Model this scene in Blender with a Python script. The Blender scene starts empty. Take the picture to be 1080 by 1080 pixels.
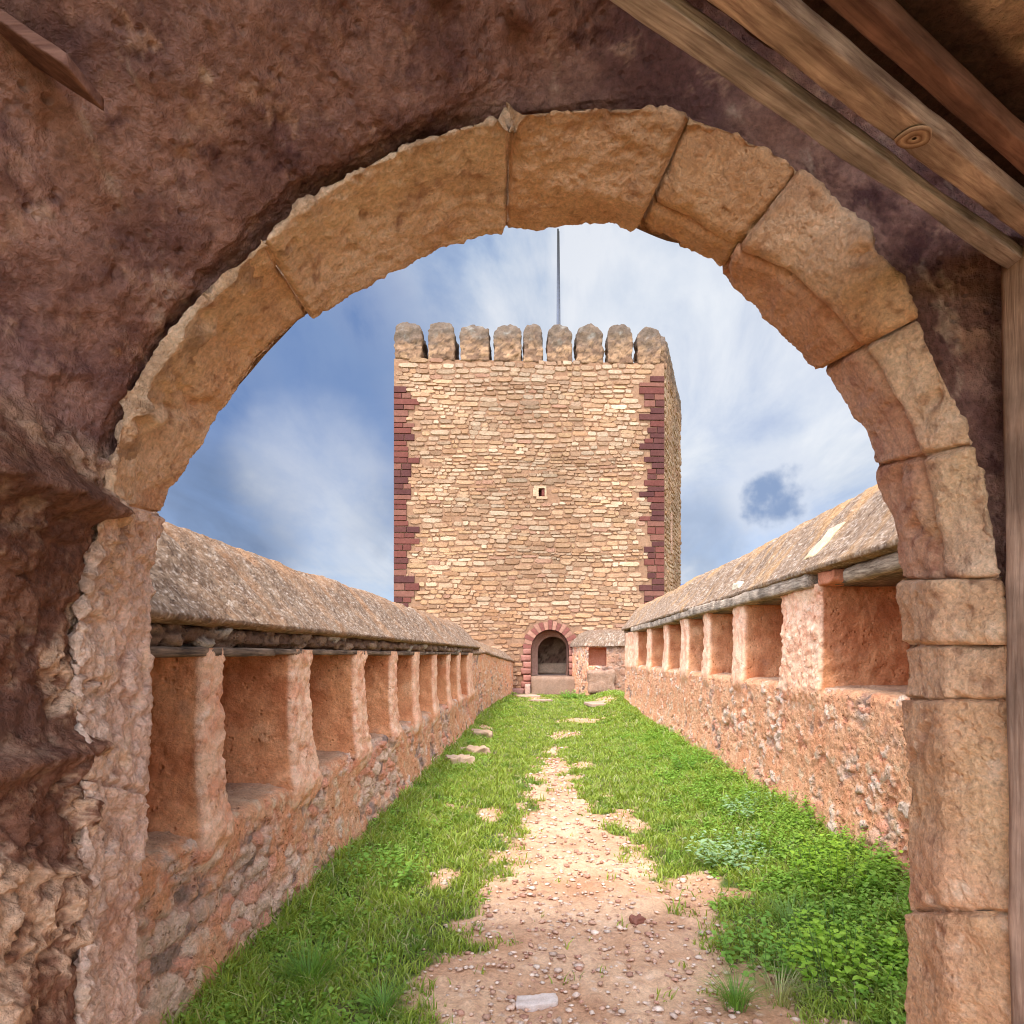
import bpy, math, random
import numpy as np
from mathutils import Vector
random.seed(7)
rs = np.random.RandomState(11)

# ------------------------------------------------------------------ camera, sky, sun, exposure
S = bpy.context.scene
C = S.collection
EYE = 1.6            # every shape below is authored with z measured from eye height
FPX = 700.0          # focal length in pixels of the 1080 px photograph
cam_d = bpy.data.cameras.new("camera")
cam = bpy.data.objects.new("camera", cam_d); C.objects.link(cam)
cam.location = (0, 0, EYE); cam.rotation_euler = (math.radians(90), 0, 0)
cam_d.sensor_width = 36; cam_d.lens = FPX / 1080 * 36
cam_d.shift_x = -35 / 1080; cam_d.shift_y = 150 / 1080
cam_d.clip_start = 0.02; cam_d.clip_end = 20000
S.camera = cam

SUN_EL, SUN_AZ = 56.0, 198.0     # azimuth clockwise from +Y (the view direction): behind the camera, to the left
w = bpy.data.worlds.new("World"); S.world = w; w.use_nodes = True
nt = w.node_tree; nt.nodes.clear()
def N(t, typ, **kw):
    n = t.nodes.new(typ)
    for k, v in kw.items():
        if k.startswith('i_'):
            key = k[2:]
            n.inputs[int(key) if key.isdigit() else key.replace('_', ' ')].default_value = v
        else: setattr(n, k, v)
    return n
def ramp(t, stops, interp='LINEAR'):
    r = t.nodes.new('ShaderNodeValToRGB'); r.color_ramp.interpolation = interp
    el = r.color_ramp.elements
    while len(el) < len(stops): el.new(0.5)
    for e, (p, c) in zip(el, stops):
        e.position = p; e.color = (c, c, c, 1) if isinstance(c, (int, float)) else (*c, 1)
    return r
def build_world():
    L = nt.links.new
    out = N(nt, 'ShaderNodeOutputWorld'); bg = N(nt, 'ShaderNodeBackground'); bg.inputs[1].default_value = 0.1
    sky = N(nt, 'ShaderNodeTexSky'); sky.sky_type = 'NISHITA'; sky.sun_disc = False
    sky.sun_elevation = math.radians(SUN_EL); sky.sun_rotation = math.radians(SUN_AZ)
    sky.altitude = 1000; sky.air_density = 1.0; sky.dust_density = 0.6
    tc = N(nt, 'ShaderNodeTexCoord'); sep = N(nt, 'ShaderNodeSeparateXYZ'); L(tc.outputs['Generated'], sep.inputs[0])
    zz = N(nt, 'ShaderNodeMath', operation='MAXIMUM', i_1=0.0); L(sep.outputs['Z'], zz.inputs[0])
    z2 = N(nt, 'ShaderNodeMath', operation='ADD', i_1=0.16); L(zz.outputs[0], z2.inputs[0])
    dx = N(nt, 'ShaderNodeMath', operation='DIVIDE'); L(sep.outputs['X'], dx.inputs[0]); L(z2.outputs[0], dx.inputs[1])
    dy = N(nt, 'ShaderNodeMath', operation='DIVIDE'); L(sep.outputs['Y'], dy.inputs[0]); L(z2.outputs[0], dy.inputs[1])
    cb = N(nt, 'ShaderNodeCombineXYZ'); L(dx.outputs[0], cb.inputs[0]); L(dy.outputs[0], cb.inputs[1])
    def cloud(scale, rot, sc, detail, rough, dist, off):
        mp = N(nt, 'ShaderNodeMapping'); mp.inputs['Rotation'].default_value = (0, 0, math.radians(rot))
        mp.inputs['Scale'].default_value = sc; mp.inputs['Location'].default_value = off
        L(cb.outputs[0], mp.inputs[0])
        n = N(nt, 'ShaderNodeTexNoise'); n.inputs['Scale'].default_value = scale; n.inputs['Detail'].default_value = detail
        n.inputs['Roughness'].default_value = rough; n.inputs['Distortion'].default_value = dist
        L(mp.outputs[0], n.inputs['Vector']); return n.outputs['Fac']
    a = cloud(0.75, 24, (1.0, 0.62, 1), 7, 0.55, 0.5, (3.1, 1.4, 0))
    b = cloud(2.6, -30, (1.0, 0.35, 1), 8, 0.6, 0.4, (7.3, 2.2, 0))
    mixab = N(nt, 'ShaderNodeMath', operation='MULTIPLY_ADD', i_1=0.34); L(b, mixab.inputs[0]); L(a, mixab.inputs[2])
    cov = ramp(nt, [(0.0, 0.1), (0.50, 0.16), (0.64, 0.6), (0.74, 1.0)]); L(mixab.outputs[0], cov.inputs[0])
    # thicker, greyer parts of the cloud layer
    g = cloud(1.5, 8, (0.8, 1.0, 1), 6, 0.5, 0.3, (1.7, 9.2, 0))
    gm_ = N(nt, 'ShaderNodeMath', operation='MULTIPLY_ADD', i_1=0.68); L(b, gm_.inputs[0]); g0 = N(nt, 'ShaderNodeMath', operation='MULTIPLY', i_1=0.4); L(g, g0.inputs[0]); L(g0.outputs[0], gm_.inputs[2]); g = gm_.outputs[0]
    gc = ramp(nt, [(0.38, (1.3, 1.85, 3.1)), (0.47, (2.1, 2.7, 3.8)), (0.55, (3.2, 3.6, 4.3)), (0.63, (4.2, 4.4, 4.8))]); L(g, gc.inputs[0])
    # one small dark cumulus, low on the right
    vd = Vector(((815 - 575) / FPX, 1, (690 - 524) / FPX)).normalized()
    def blob(v, r0, r1):
        dp = N(nt, 'ShaderNodeVectorMath', operation='DOT_PRODUCT'); dp.inputs[1].default_value = v
        L(tc.outputs['Generated'], dp.inputs[0])
        ns = N(nt, 'ShaderNodeTexNoise'); ns.inputs['Scale'].default_value = 34; ns.inputs['Detail'].default_value = 5
        L(tc.outputs['Generated'], ns.inputs['Vector'])
        wob = N(nt, 'ShaderNodeMath', operation='MULTIPLY_ADD', i_1=0.0036, i_2=-0.0021); L(ns.outputs['Fac'], wob.inputs[0])
        ad = N(nt, 'ShaderNodeMath', operation='ADD'); L(dp.outputs['Value'], ad.inputs[0]); L(wob.outputs[0], ad.inputs[1])
        mr = N(nt, 'ShaderNodeMapRange', interpolation_type='SMOOTHSTEP'); mr.inputs['From Min'].default_value = math.cos(r1); mr.inputs['From Max'].default_value = math.cos(r0)
        L(ad.outputs[0], mr.inputs['Value']); return mr.outputs[0]
    m1 = N(nt, 'ShaderNodeMixRGB', blend_type='MIX'); L(cov.outputs[0], m1.inputs[0])
    tint = N(nt, 'ShaderNodeMixRGB', blend_type='MULTIPLY'); tint.inputs[0].default_value = 1; tint.inputs[2].default_value = (0.62, 0.68, 0.85, 1)
    L(sky.outputs[0], tint.inputs[1])
    L(tint.outputs[0], m1.inputs[1]); L(gc.outputs[0], m1.inputs[2])
    # bright layer towards the horizon
    hz = N(nt, 'ShaderNodeMapRange'); hz.inputs['From Min'].default_value = 0.42; hz.inputs['From Max'].default_value = 0.05
    hz.inputs['To Max'].default_value = 0.4; L(sep.outputs['Z'], hz.inputs['Value'])
    m2 = N(nt, 'ShaderNodeMixRGB', blend_type='MIX'); L(hz.outputs[0], m2.inputs[0]); L(m1.outputs[0], m2.inputs[1]); m2.inputs[2].default_value = (3.0, 3.5, 4.2, 1)
    last = m2.outputs[0]
    for (px, py, r0, r1, col, k) in ((300, 400, .02, .30, (.8, 1.35, 2.7, 1), 1.0), (240, 550, .0, .13, (.95, 1.35, 2.2, 1), 1.0), (400, 545, .0, .07, (1.1, 1.5, 2.4, 1), .8), (760, 430, .0, .30, (4.8, 5.0, 5.3, 1), .75), (740, 560, .0, .09, (1.4, 1.95, 3.0, 1), .7), (330, 500, .0, .13, (4.3, 4.5, 4.9, 1), .6), (380, 570, .0, .10, (4.0, 4.3, 4.8, 1), .5)):
        f_ = blob(Vector(((px - 575) / FPX, 1, (690 - py) / FPX)).normalized(), r0, r1)
        kk = N(nt, 'ShaderNodeMath', operation='MULTIPLY', i_1=k * 1.6); L(f_, kk.inputs[0]); k2 = N(nt, 'ShaderNodeMath', operation='MULTIPLY', use_clamp=True); L(kk.outputs[0], k2.inputs[0]); L(b, k2.inputs[1])
        mm = N(nt, 'ShaderNodeMixRGB', blend_type='MIX'); L(k2.outputs[0], mm.inputs[0]); L(last, mm.inputs[1]); mm.inputs[2].default_value = col
        last = mm.outputs[0]
    for v, r0, r1, col in (((Vector(((812 - 575) / FPX, 1, (690 - 516) / FPX)).normalized()), 0.0, 0.085, (3.9, 4.2, 4.8, 1)), (vd, 0.0, 0.056, (1.5, 2.05, 3.2, 1))):
        mm = N(nt, 'ShaderNodeMixRGB', blend_type='MIX'); L(blob(v, r0, r1), mm.inputs[0]); L(last, mm.inputs[1]); mm.inputs[2].default_value = col
        last = mm.outputs[0]
    # added sky glow behind the viewer, set low to brighten arch and passage
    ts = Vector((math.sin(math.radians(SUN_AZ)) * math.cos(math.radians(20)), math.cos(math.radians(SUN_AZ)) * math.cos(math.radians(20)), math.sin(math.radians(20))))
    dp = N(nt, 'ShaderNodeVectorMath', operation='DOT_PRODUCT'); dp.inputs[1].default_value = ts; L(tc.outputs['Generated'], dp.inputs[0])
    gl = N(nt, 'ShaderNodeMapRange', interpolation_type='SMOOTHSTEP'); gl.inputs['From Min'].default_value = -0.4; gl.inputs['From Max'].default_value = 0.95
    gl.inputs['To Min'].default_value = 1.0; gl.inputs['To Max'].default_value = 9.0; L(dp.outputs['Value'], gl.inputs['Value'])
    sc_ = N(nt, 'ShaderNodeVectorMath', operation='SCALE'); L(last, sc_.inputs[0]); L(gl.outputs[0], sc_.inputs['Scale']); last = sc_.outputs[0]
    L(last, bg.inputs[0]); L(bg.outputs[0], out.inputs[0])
build_world()

sl = bpy.data.lights.new("sun", 'SUN'); sl.energy = 2.1; sl.angle = math.radians(11); sl.color = (1.0, 0.95, 0.87)
sun = bpy.data.objects.new("sun", sl); C.objects.link(sun)
az, el = math.radians(SUN_AZ), math.radians(SUN_EL)
to_sun = Vector((math.sin(az) * math.cos(el), math.cos(az) * math.cos(el), math.sin(el)))
sun.rotation_euler = to_sun.to_track_quat('Z', 'Y').to_euler(); sun.location = to_sun * 30

S.view_settings.view_transform = 'Standard'; S.view_settings.look = 'None'
S.view_settings.gamma = 1; S.view_settings.use_curve_mapping = False
S.view_settings.exposure = 0.9
S.render.engine = 'CYCLES'
S.cycles.filter_width = 1.05; S.cycles.max_bounces = 8; S.cycles.diffuse_bounces = 6

# ------------------------------------------------------------------ numpy noise
def _h(ix, iy, iz, seed):
    h = (ix.astype(np.int64) * 374761393 + iy.astype(np.int64) * 668265263 + iz.astype(np.int64) * 2147483647 + seed * 144269) & 0xffffffff
    h = ((h ^ (h >> 13)) * 1274126177) & 0xffffffff
    h = ((h ^ (h >> 16)) * 2246822519) & 0xffffffff
    return (h ^ (h >> 15)) & 0xffffffff
def _hf(ix, iy, iz, seed): return _h(ix, iy, iz, seed) / 4294967295.0
def perlin(P, seed=0):
    P = np.asarray(P, float); I = np.floor(P).astype(np.int64); F = P - I
    U = F * F * F * (F * (F * 6 - 15) + 10); out = 0
    for dx in (0, 1):
        for dy in (0, 1):
            for dz in (0, 1):
                h = _h(I[..., 0] + dx, I[..., 1] + dy, I[..., 2] + dz, seed)
                gx = (h & 1023) / 511.5 - 1; gy = ((h >> 10) & 1023) / 511.5 - 1; gz = ((h >> 20) & 1023) / 511.5 - 1
                d = gx * (F[..., 0] - dx) + gy * (F[..., 1] - dy) + gz * (F[..., 2] - dz)
                wt = (U[..., 0] if dx else 1 - U[..., 0]) * (U[..., 1] if dy else 1 - U[..., 1]) * (U[..., 2] if dz else 1 - U[..., 2])
                out = out + d * wt
    return out * 1.1
def fbm(P, sc=1.0, octv=4, seed=0, gain=0.5, st=(1, 1, 1)):
    P = np.asarray(P, float) * sc * np.array(st); a = 1.0; s = 0; out = 0
    for k in range(octv):
        out = out + a * perlin(P * (2.03 ** k) + k * 17.3, seed + k); s += a; a *= gain
    return out / s * 1.6
def worley(P, seed=0):
    P = np.asarray(P, float); I = np.floor(P).astype(np.int64); F = P - I
    f1 = np.full(P.shape[:-1], 9.0); f2 = f1.copy(); idv = np.zeros(P.shape[:-1])
    for dx in (-1, 0, 1):
        for dy in (-1, 0, 1):
            for dz in (-1, 0, 1):
                a, b, c = I[..., 0] + dx, I[..., 1] + dy, I[..., 2] + dz
                px = dx + _hf(a, b, c, seed) - F[..., 0]; py = dy + _hf(a, b, c, seed + 1) - F[..., 1]; pz = dz + _hf(a, b, c, seed + 2) - F[..., 2]
                d = np.sqrt(px * px + py * py + pz * pz); cid = _hf(a, b, c, seed + 3)
                n = d < f1
                f2 = np.where(n, f1, np.minimum(f2, d)); idv = np.where(n, cid, idv); f1 = np.where(n, d, f1)
    return f1, f2, idv
def sst(a, b, x):
    t = np.clip((x - a) / (b - a), 0, 1); return t * t * (3 - 2 * t)
def mixc(a, b, t): return np.asarray(a) * (1 - t[..., None]) + np.asarray(b) * t[..., None]
def lin(r, g, b):
    f = lambda c: (c / 255 / 12.92) if c / 255 <= 0.04045 else ((c / 255 + 0.055) / 1.055) ** 2.4
    return (f(r), f(g), f(b))

# ------------------------------------------------------------------ materials
def rock_mat(name, base=None, mot=0.25, mscale=9.0, fine=60.0, bump=0.5, dist=0.01, pits=0.0, pscale=40.0, rough=0.93, tint=(0.8, 0.72, 0.66), streak=None, lum=None):
    """Stone, plaster or earth: a base colour (or the mesh's own Col) broken up by two noises, with fine relief."""
    m = bpy.data.materials.new(name); m.use_nodes = True; t = m.node_tree; L = t.links.new
    bs = t.nodes['Principled BSDF']; bs.inputs['Roughness'].default_value = rough
    bs.inputs['Specular IOR Level'].default_value = 0.15
    tc = N(t, 'ShaderNodeTexCoord'); src = tc.outputs['Object']
    if streak:
        mp = N(t, 'ShaderNodeMapping'); mp.inputs['Scale'].default_value = streak; L(src, mp.inputs[0]); src = mp.outputs[0]
    if base is None:
        at = N(t, 'ShaderNodeAttribute'); at.attribute_name = 'Col'; col = at.outputs['Color']
    else:
        rg = N(t, 'ShaderNodeRGB'); rg.outputs[0].default_value = (*base, 1); col = rg.outputs[0]
    def noise(sc, det, ro):
        n = N(t, 'ShaderNodeTexNoise'); n.inputs['Scale'].default_value = sc; n.inputs['Detail'].default_value = det
        n.inputs['Roughness'].default_value = ro; L(src, n.inputs['Vector']); return n.outputs['Fac']
    n1 = noise(mscale, 6, 0.62); n2 = noise(fine, 5, 0.7)
    r1 = ramp(t, [(0.36, 0.0), (0.62, 1.0)]); L(n1, r1.inputs[0])
    mm = N(t, 'ShaderNodeMixRGB', blend_type='MULTIPLY'); mm.inputs[2].default_value = (*[1 - (1 - c) * mot * 2.6 for c in tint], 1)
    L(r1.outputs[0], mm.inputs[0]); L(col, mm.inputs[1])
    r2 = ramp(t, [(0.3, 1 - mot * 0.95), (0.7, 1 + mot * 0.8)]); L(n2, r2.inputs[0])
    m2 = N(t, 'ShaderNodeMixRGB', blend_type='MULTIPLY'); m2.inputs[0].default_value = 1; L(mm.outputs[0], m2.inputs[1]); L(r2.outputs[0], m2.inputs[2])
    L(m2.outputs[0], bs.inputs['Base Color'])
    h = N(t, 'ShaderNodeMath', operation='MULTIPLY_ADD', i_1=0.55); L(n2, h.inputs[0]); L(n1, h.inputs[2]); hh = h.outputs[0]
    if pits > 0:
        v = N(t, 'ShaderNodeTexVoronoi'); v.inputs['Scale'].default_value = pscale; L(src, v.inputs['Vector'])
        rr = ramp(t, [(0.0, 0.0), (0.32, 1.0)]); L(v.outputs['Distance'], rr.inputs[0])
        gate = ramp(t, [(0.45, 0.0), (0.6, 1.0)]); L(noise(mscale * 0.8, 3, 0.5), gate.inputs[0])
        inv = N(t, 'ShaderNodeMath', operation='SUBTRACT', i_0=1.0); L(rr.outputs[0], inv.inputs[1])
        gm = N(t, 'ShaderNodeMath', operation='MULTIPLY'); L(inv.outputs[0], gm.inputs[0]); L(gate.outputs[0], gm.inputs[1])
        sb = N(t, 'ShaderNodeMath', operation='MULTIPLY_ADD', i_1=-pits); L(gm.outputs[0], sb.inputs[0]); L(hh, sb.inputs[2]); hh = sb.outputs[0]
    b = N(t, 'ShaderNodeBump'); b.inputs['Strength'].default_value = bump; b.inputs['Distance'].default_value = dist
    L(hh, b.inputs['Height']); L(b.outputs[0], bs.inputs['Normal'])
    return m
def wood_mat(name, c1, c2, axis_scale=(1, 14, 14), rough=0.85, bump=0.6, ring=5.0):
    m = bpy.data.materials.new(name); m.use_nodes = True; t = m.node_tree; L = t.links.new
    bs = t.nodes['Principled BSDF']; bs.inputs['Roughness'].default_value = rough; bs.inputs['Specular IOR Level'].default_value = 0.2
    tc = N(t, 'ShaderNodeTexCoord'); mp = N(t, 'ShaderNodeMapping'); mp.inputs['Scale'].default_value = axis_scale; L(tc.outputs['Object'], mp.inputs[0])
    n = N(t, 'ShaderNodeTexNoise'); n.inputs['Scale'].default_value = ring; n.inputs['Detail'].default_value = 8; n.inputs['Roughness'].default_value = 0.65; n.inputs['Distortion'].default_value = 0.6; L(mp.outputs[0], n.inputs['Vector'])
    n2 = N(t, 'ShaderNodeTexNoise'); n2.inputs['Scale'].default_value = 6; n2.inputs['Detail'].default_value = 6; L(tc.outputs['Object'], n2.inputs['Vector'])
    r = ramp(t, [(0.34, c1), (0.66, c2)]); L(n.outputs['Fac'], r.inputs[0])
    r2 = ramp(t, [(0.38, 0.6), (0.62, 1.15)]); L(n2.outputs['Fac'], r2.inputs[0])
    mx = N(t, 'ShaderNodeMixRGB', blend_type='MULTIPLY'); mx.inputs[0].default_value = 1; L(r.outputs[0], mx.inputs[1]); L(r2.outputs[0], mx.inputs[2])
    L(mx.outputs[0], bs.inputs['Base Color'])
    b = N(t, 'ShaderNodeBump'); b.inputs['Strength'].default_value = bump; b.inputs['Distance'].default_value = 0.006
    L(n.outputs['Fac'], b.inputs['Height']); L(b.outputs[0], bs.inputs['Normal'])
    return m
def leaf_mat(name, trans=0.35, rough=0.55):
    m = bpy.data.materials.new(name); m.use_nodes = True; t = m.node_tree; L = t.links.new
    bs = t.nodes['Principled BSDF']; bs.inputs['Roughness'].default_value = rough; bs.inputs['Specular IOR Level'].default_value = 0.3
    at = N(t, 'ShaderNodeAttribute'); at.attribute_name = 'Col'; L(at.outputs['Color'], bs.inputs['Base Color'])
    tr = N(t, 'ShaderNodeBsdfTranslucent'); 
    mc = N(t, 'ShaderNodeMixRGB', blend_type='MULTIPLY'); mc.inputs[0].default_value = 1; mc.inputs[2].default_value = (1.25, 1.3, 0.5, 1)
    L(at.outputs['Color'], mc.inputs[1]); L(mc.outputs[0], tr.inputs[0])
    mx = N(t, 'ShaderNodeMixShader'); mx.inputs[0].default_value = trans
    L(bs.outputs[0], mx.inputs[1]); L(tr.outputs[0], mx.inputs[2]); L(mx.outputs[0], t.nodes['Material Output'].inputs[0])
    return m

M = {}
M['ashlar'] = rock_mat('pinkish_ashlar', None, 0.32, 9, 90, 1.0, 0.022, pits=0.3, pscale=55)
M['vault'] = rock_mat('dark_vault_plaster', None, 0.42, 7, 55, 1.0, 0.035, pits=0.5, pscale=30)
M['rubble'] = rock_mat('rubble_and_render', None, 0.30, 12, 65, 1.0, 0.035, pits=0.9, pscale=34)
M['render'] = rock_mat('orange_render', None, 0.28, 7, 50, 0.9, 0.02, pits=0.9, pscale=24)
M['roof'] = rock_mat('mortar_coping', None, 0.34, 10, 60, 0.9, 0.02, pits=0.6, pscale=44)
M['tower_stone'] = rock_mat('tower_rubble_stone', None, 0.26, 2.2, 12, 0.9, 0.06)
M['tower_mortar'] = rock_mat('tower_mortar', lin(140, 104, 76), 0.3, 2.5, 12, 0.5, 0.03)
M['red_stone'] = rock_mat('red_sandstone', None, 0.22, 3, 18, 0.5, 0.02)
M['ground'] = rock_mat('dry_earth', None, 0.26, 7, 60, 1.0, 0.02, pits=-0.5, pscale=45)
M['pebble'] = rock_mat('pebbles', None, 0.2, 20, 120, 0.5, 0.004)
M['greywood'] = wood_mat('weathered_grey_timber', lin(112, 88, 68), lin(200, 174, 144), (14, 1, 14))
M['darkwood'] = wood_mat('old_dark_board', lin(70, 54, 42), lin(150, 124, 100), (14, 1, 14))
M['beam_a'] = wood_mat('dusty_brown_beam', lin(138, 116, 106), lin(196, 174, 162), (1.6, 22, 22), ring=5, bump=1.0)
M['beam_b'] = wood_mat('reddish_brown_beam', lin(132, 100, 86), lin(202, 170, 148), (1.5, 15, 15), ring=5, bump=1.0)
M['beam_c'] = wood_mat('dark_brown_beam', lin(104, 68, 56), lin(146, 104, 86), (1.4, 16, 16), bump=1.0)
M['postwood'] = wood_mat('door_post_timber', lin(160, 124, 98), lin(206, 170, 140), (14, 14, 1.2))
M['metal'] = rock_mat('galvanised_metal', lin(95, 95, 100), 0.1, 5, 30, 0.1, 0.002, rough=0.5)
M['grass'] = leaf_mat('grass_blades', 0.35)
M['leaf'] = leaf_mat('weed_leaves', 0.35)
M['hill'] = rock_mat('distant_hill', lin(84, 100, 128), 0.2, 0.004, 0.02, 0.2, 1)  # blue of the distance haze is put into the base colour

# ------------------------------------------------------------------ mesh helpers
def tag(o, label=None, cat=None, group=None, kind=None):
    if label: o['label'] = label
    if cat: o['category'] = cat
    if group: o['group'] = group
    if kind: o['kind'] = kind
    return o
def empty(name, loc, **kw):
    o = bpy.data.objects.new(name, None); C.objects.link(o)
    o.location = (loc[0], loc[1], loc[2] + EYE); o.empty_display_size = 0.3
    return tag(o, **kw)
def mk(name, V, F, mat, parent=None, col=None, smooth=True, origin=None):
    """ONE mesh object from arrays; V in scene space (z from eye height); F (m,4) or (m,3) or a list of faces."""
    V = np.asarray(V, float).reshape(-1, 3).copy(); V[:, 2] += EYE
    c = np.array(origin) + np.array([0, 0, EYE]) if origin is not None else np.array([(V[:, 0].min() + V[:, 0].max()) / 2, (V[:, 1].min() + V[:, 1].max()) / 2, V[:, 2].min()])
    V -= c
    me = bpy.data.meshes.new(name)
    if isinstance(F, np.ndarray):
        k = F.shape[1]; me.vertices.add(len(V)); me.vertices.foreach_set('co', V.ravel().astype(np.float32))
        me.loops.add(F.size); me.loops.foreach_set('vertex_index', F.ravel().astype(np.int32))
        me.polygons.add(len(F)); me.polygons.foreach_set('loop_start', (np.arange(len(F)) * k).astype(np.int32))
        me.update(calc_edges=True)
    else: me.from_pydata(V.tolist(), [], [list(f) for f in F])
    if smooth: me.polygons.foreach_set('use_smooth', np.ones(len(me.polygons), bool))
    if col is not None:
        ca = me.color_attributes.new('Col', 'FLOAT_COLOR', 'POINT')
        cc = np.ones((len(V), 4), np.float32); cc[:, :3] = np.asarray(col).reshape(-1, 3); ca.data.foreach_set('color', cc.ravel())
    me.validate(); me.materials.append(mat)
    o = bpy.data.objects.new(name, me); C.objects.link(o)
    if parent is not None:
        o.parent = parent; o.location = Vector(c) - parent.location
    else: o.location = Vector(c)
    return o
def gfaces(nu, nv, cu=False, cv=False):
    iu = np.arange(nu if cu else nu - 1); iv = np.arange(nv if cv else nv - 1)
    a, b = np.meshgrid(iu, iv, indexing='ij'); a2 = (a + 1) % nu; b2 = (b + 1) % nv
    return np.stack([a * nv + b, a2 * nv + b, a2 * nv + b2, a * nv + b2], -1).reshape(-1, 4)
def gnormal(P, flip=False, cv=False):
    du = np.gradient(P, axis=0)
    if cv: dv = (np.roll(P, -1, 1) - np.roll(P, 1, 1)) / 2
    else: dv = np.gradient(P, axis=1)
    n = np.cross(du, dv); n /= (np.linalg.norm(n, axis=-1, keepdims=True) + 1e-9)
    return -n if flip else n
def polyline(pts, n):
    pts = np.asarray(pts, float); seg = np.linalg.norm(np.diff(pts, axis=0), axis=1); s = np.r_[0, np.cumsum(seg)]
    t = np.linspace(0, s[-1], n); return np.stack([np.interp(t, s, pts[:, k]) for k in range(pts.shape[1])], -1)
def depth_steps(d0, d1, k, m=0.01):
    out = [d0]
    while out[-1] < d1: out.append(out[-1] + max(m, k * out[-1]))
    out[-1] = d1; return np.array(out)
def block(name, lo, hi, mat, parent=None, col=(.4, .3, .2), n=(8, 8, 8), amp=0.01, sc=6, rot=0, jit=0.06, rnd=0.12, seed=0, taper=None, smooth=True, origin=None, colfn=None):
    """A worn block: six gridded faces, rounded edges, rough relief, shared corner vertices."""
    lo = np.array(lo, float); hi = np.array(hi, float); nx, ny, nz = n
    idx = {}; V = []; F = []
    def vid(i, j, k):
        if (i, j, k) not in idx: idx[(i, j, k)] = len(V); V.append((i / nx, j / ny, k / nz))
        return idx[(i, j, k)]
    for i in range(nx):
        for j in range(ny):
            F.append((vid(i, j, 0), vid(i, j + 1, 0), vid(i + 1, j + 1, 0), vid(i + 1, j, 0))); F.append((vid(i, j, nz), vid(i + 1, j, nz), vid(i + 1, j + 1, nz), vid(i, j + 1, nz)))
    for i in range(nx):
        for k in range(nz):
            F.append((vid(i, 0, k), vid(i + 1, 0, k), vid(i + 1, 0, k + 1), vid(i, 0, k + 1))); F.append((vid(i, ny, k), vid(i, ny, k + 1), vid(i + 1, ny, k + 1), vid(i + 1, ny, k)))
    for j in range(ny):
        for k in range(nz):
            F.append((vid(0, j, k), vid(0, j, k + 1), vid(0, j + 1, k + 1), vid(0, j + 1, k))); F.append((vid(nx, j, k), vid(nx, j + 1, k), vid(nx, j + 1, k + 1), vid(nx, j, k + 1)))
    Q = np.array(V) * 2 - 1; size = (hi - lo) / 2; ctr = (hi + lo) / 2
    r = rnd * size.min(); inner = np.maximum(size - r, 1e-4); P = Q * size
    core = np.clip(P, -inner, inner); dv = P - core; ln = np.linalg.norm(dv, axis=1, keepdims=True)
    P = core + np.where(ln > 1e-9, dv / np.maximum(ln, 1e-9) * r, 0)
    if taper is not None: P = taper(P, size)
    nrm = P / size; nrm /= np.linalg.norm(nrm, axis=1, keepdims=True) + 1e-9
    P = P + nrm * (fbm(P + ctr, sc, 4, seed)[:, None] * amp)
    P += np.stack([fbm(P + ctr + 31 * k, 1.5 / max(size.max(), .05), 1, seed + 5) for k in range(3)], -1) * jit * size.min()
    if rot:
        c, s_ = math.cos(rot), math.sin(rot); P = np.stack([P[:, 0] * c - P[:, 1] * s_, P[:, 0] * s_ + P[:, 1] * c, P[:, 2]], -1)
    P = P + ctr
    cc = colfn(P) if colfn else np.tile(np.array(col), (len(P), 1)) * (1 + 0.25 * fbm(P, 5, 3, seed + 9))[:, None]
    return mk(name, P, np.array(F), mat, parent, cc, smooth, origin)

# ------------------------------------------------------------------ ground
def gz(x, d):
    x = np.asarray(x, float); d = np.asarray(d, float)
    P = np.stack([x, d, np.zeros_like(x)], -1)
    z = -1.6 + 0.2 * sst(0.9, 2.2, x) + 0.2 * sst(13, 22, d) - 0.04 * sst(1.2, -1.0, np.abs(x - .2)) + 0.06 * sst(-0.9, -1.6, x)
    return z + 0.035 * fbm(P, 1.1, 3, 3) 
PL = np.array([[1.5, -.7, 1.5], [2.9, -.6, 1.18], [4.3, -.42, .92], [5.3, -.36, .78], [7, -.2, .52], [8.6, -.1, .34], [10.5, .0, .24], [12, .05, .2]])
def dirt(x, d):
    """1 on bare earth, 0 where grass grows."""
    x = np.asarray(x, float); d = np.asarray(d, float); P = np.stack([x, d, np.zeros_like(x)], -1)
    lo = np.interp(d, PL[:, 0], PL[:, 1]); hi = np.interp(d, PL[:, 0], PL[:, 2])
    s = np.minimum(x - lo, hi - x); n = fbm(P, 2.6, 5, 21, .62)
    m = sst(-0.16, 0.16, s + n * 0.5) * sst(12.3, 10.8, d + 1.5 * fbm(P, 1.3, 2, 5))
    for (px, pd, rx, rd) in ((.35, 13.2, .35, .8), (.9, 15.6, .75, .6), (1.75, 19, .5, 1.1), (-.35, 21.6, .4, 1.2), (.8, 6.3, .22, .7), (1.0, 4.5, .3, .3), (-.72, 4.7, .12, .25), (-.55, 6.6, .14, .4), (.55, 9.6, .2, .5), (-1.3, 9.6, .2, .4), (-1.25, 14, .25, .9), (.0, 8.8, .35, .35)):
        e = 1 - np.sqrt(((x - px) / rx) ** 2 + ((d - pd) / rd) ** 2)
        m = np.maximum(m, .9 * sst(-0.1, 0.5, e + n * 1.1))
    m = np.maximum(m, .8 * sst(.30, .55, fbm(P, 1.5, 5, 24, .6)) * sst(1.9, 1.3, x) * sst(-1.4, -1.0, x))
    return m
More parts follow.
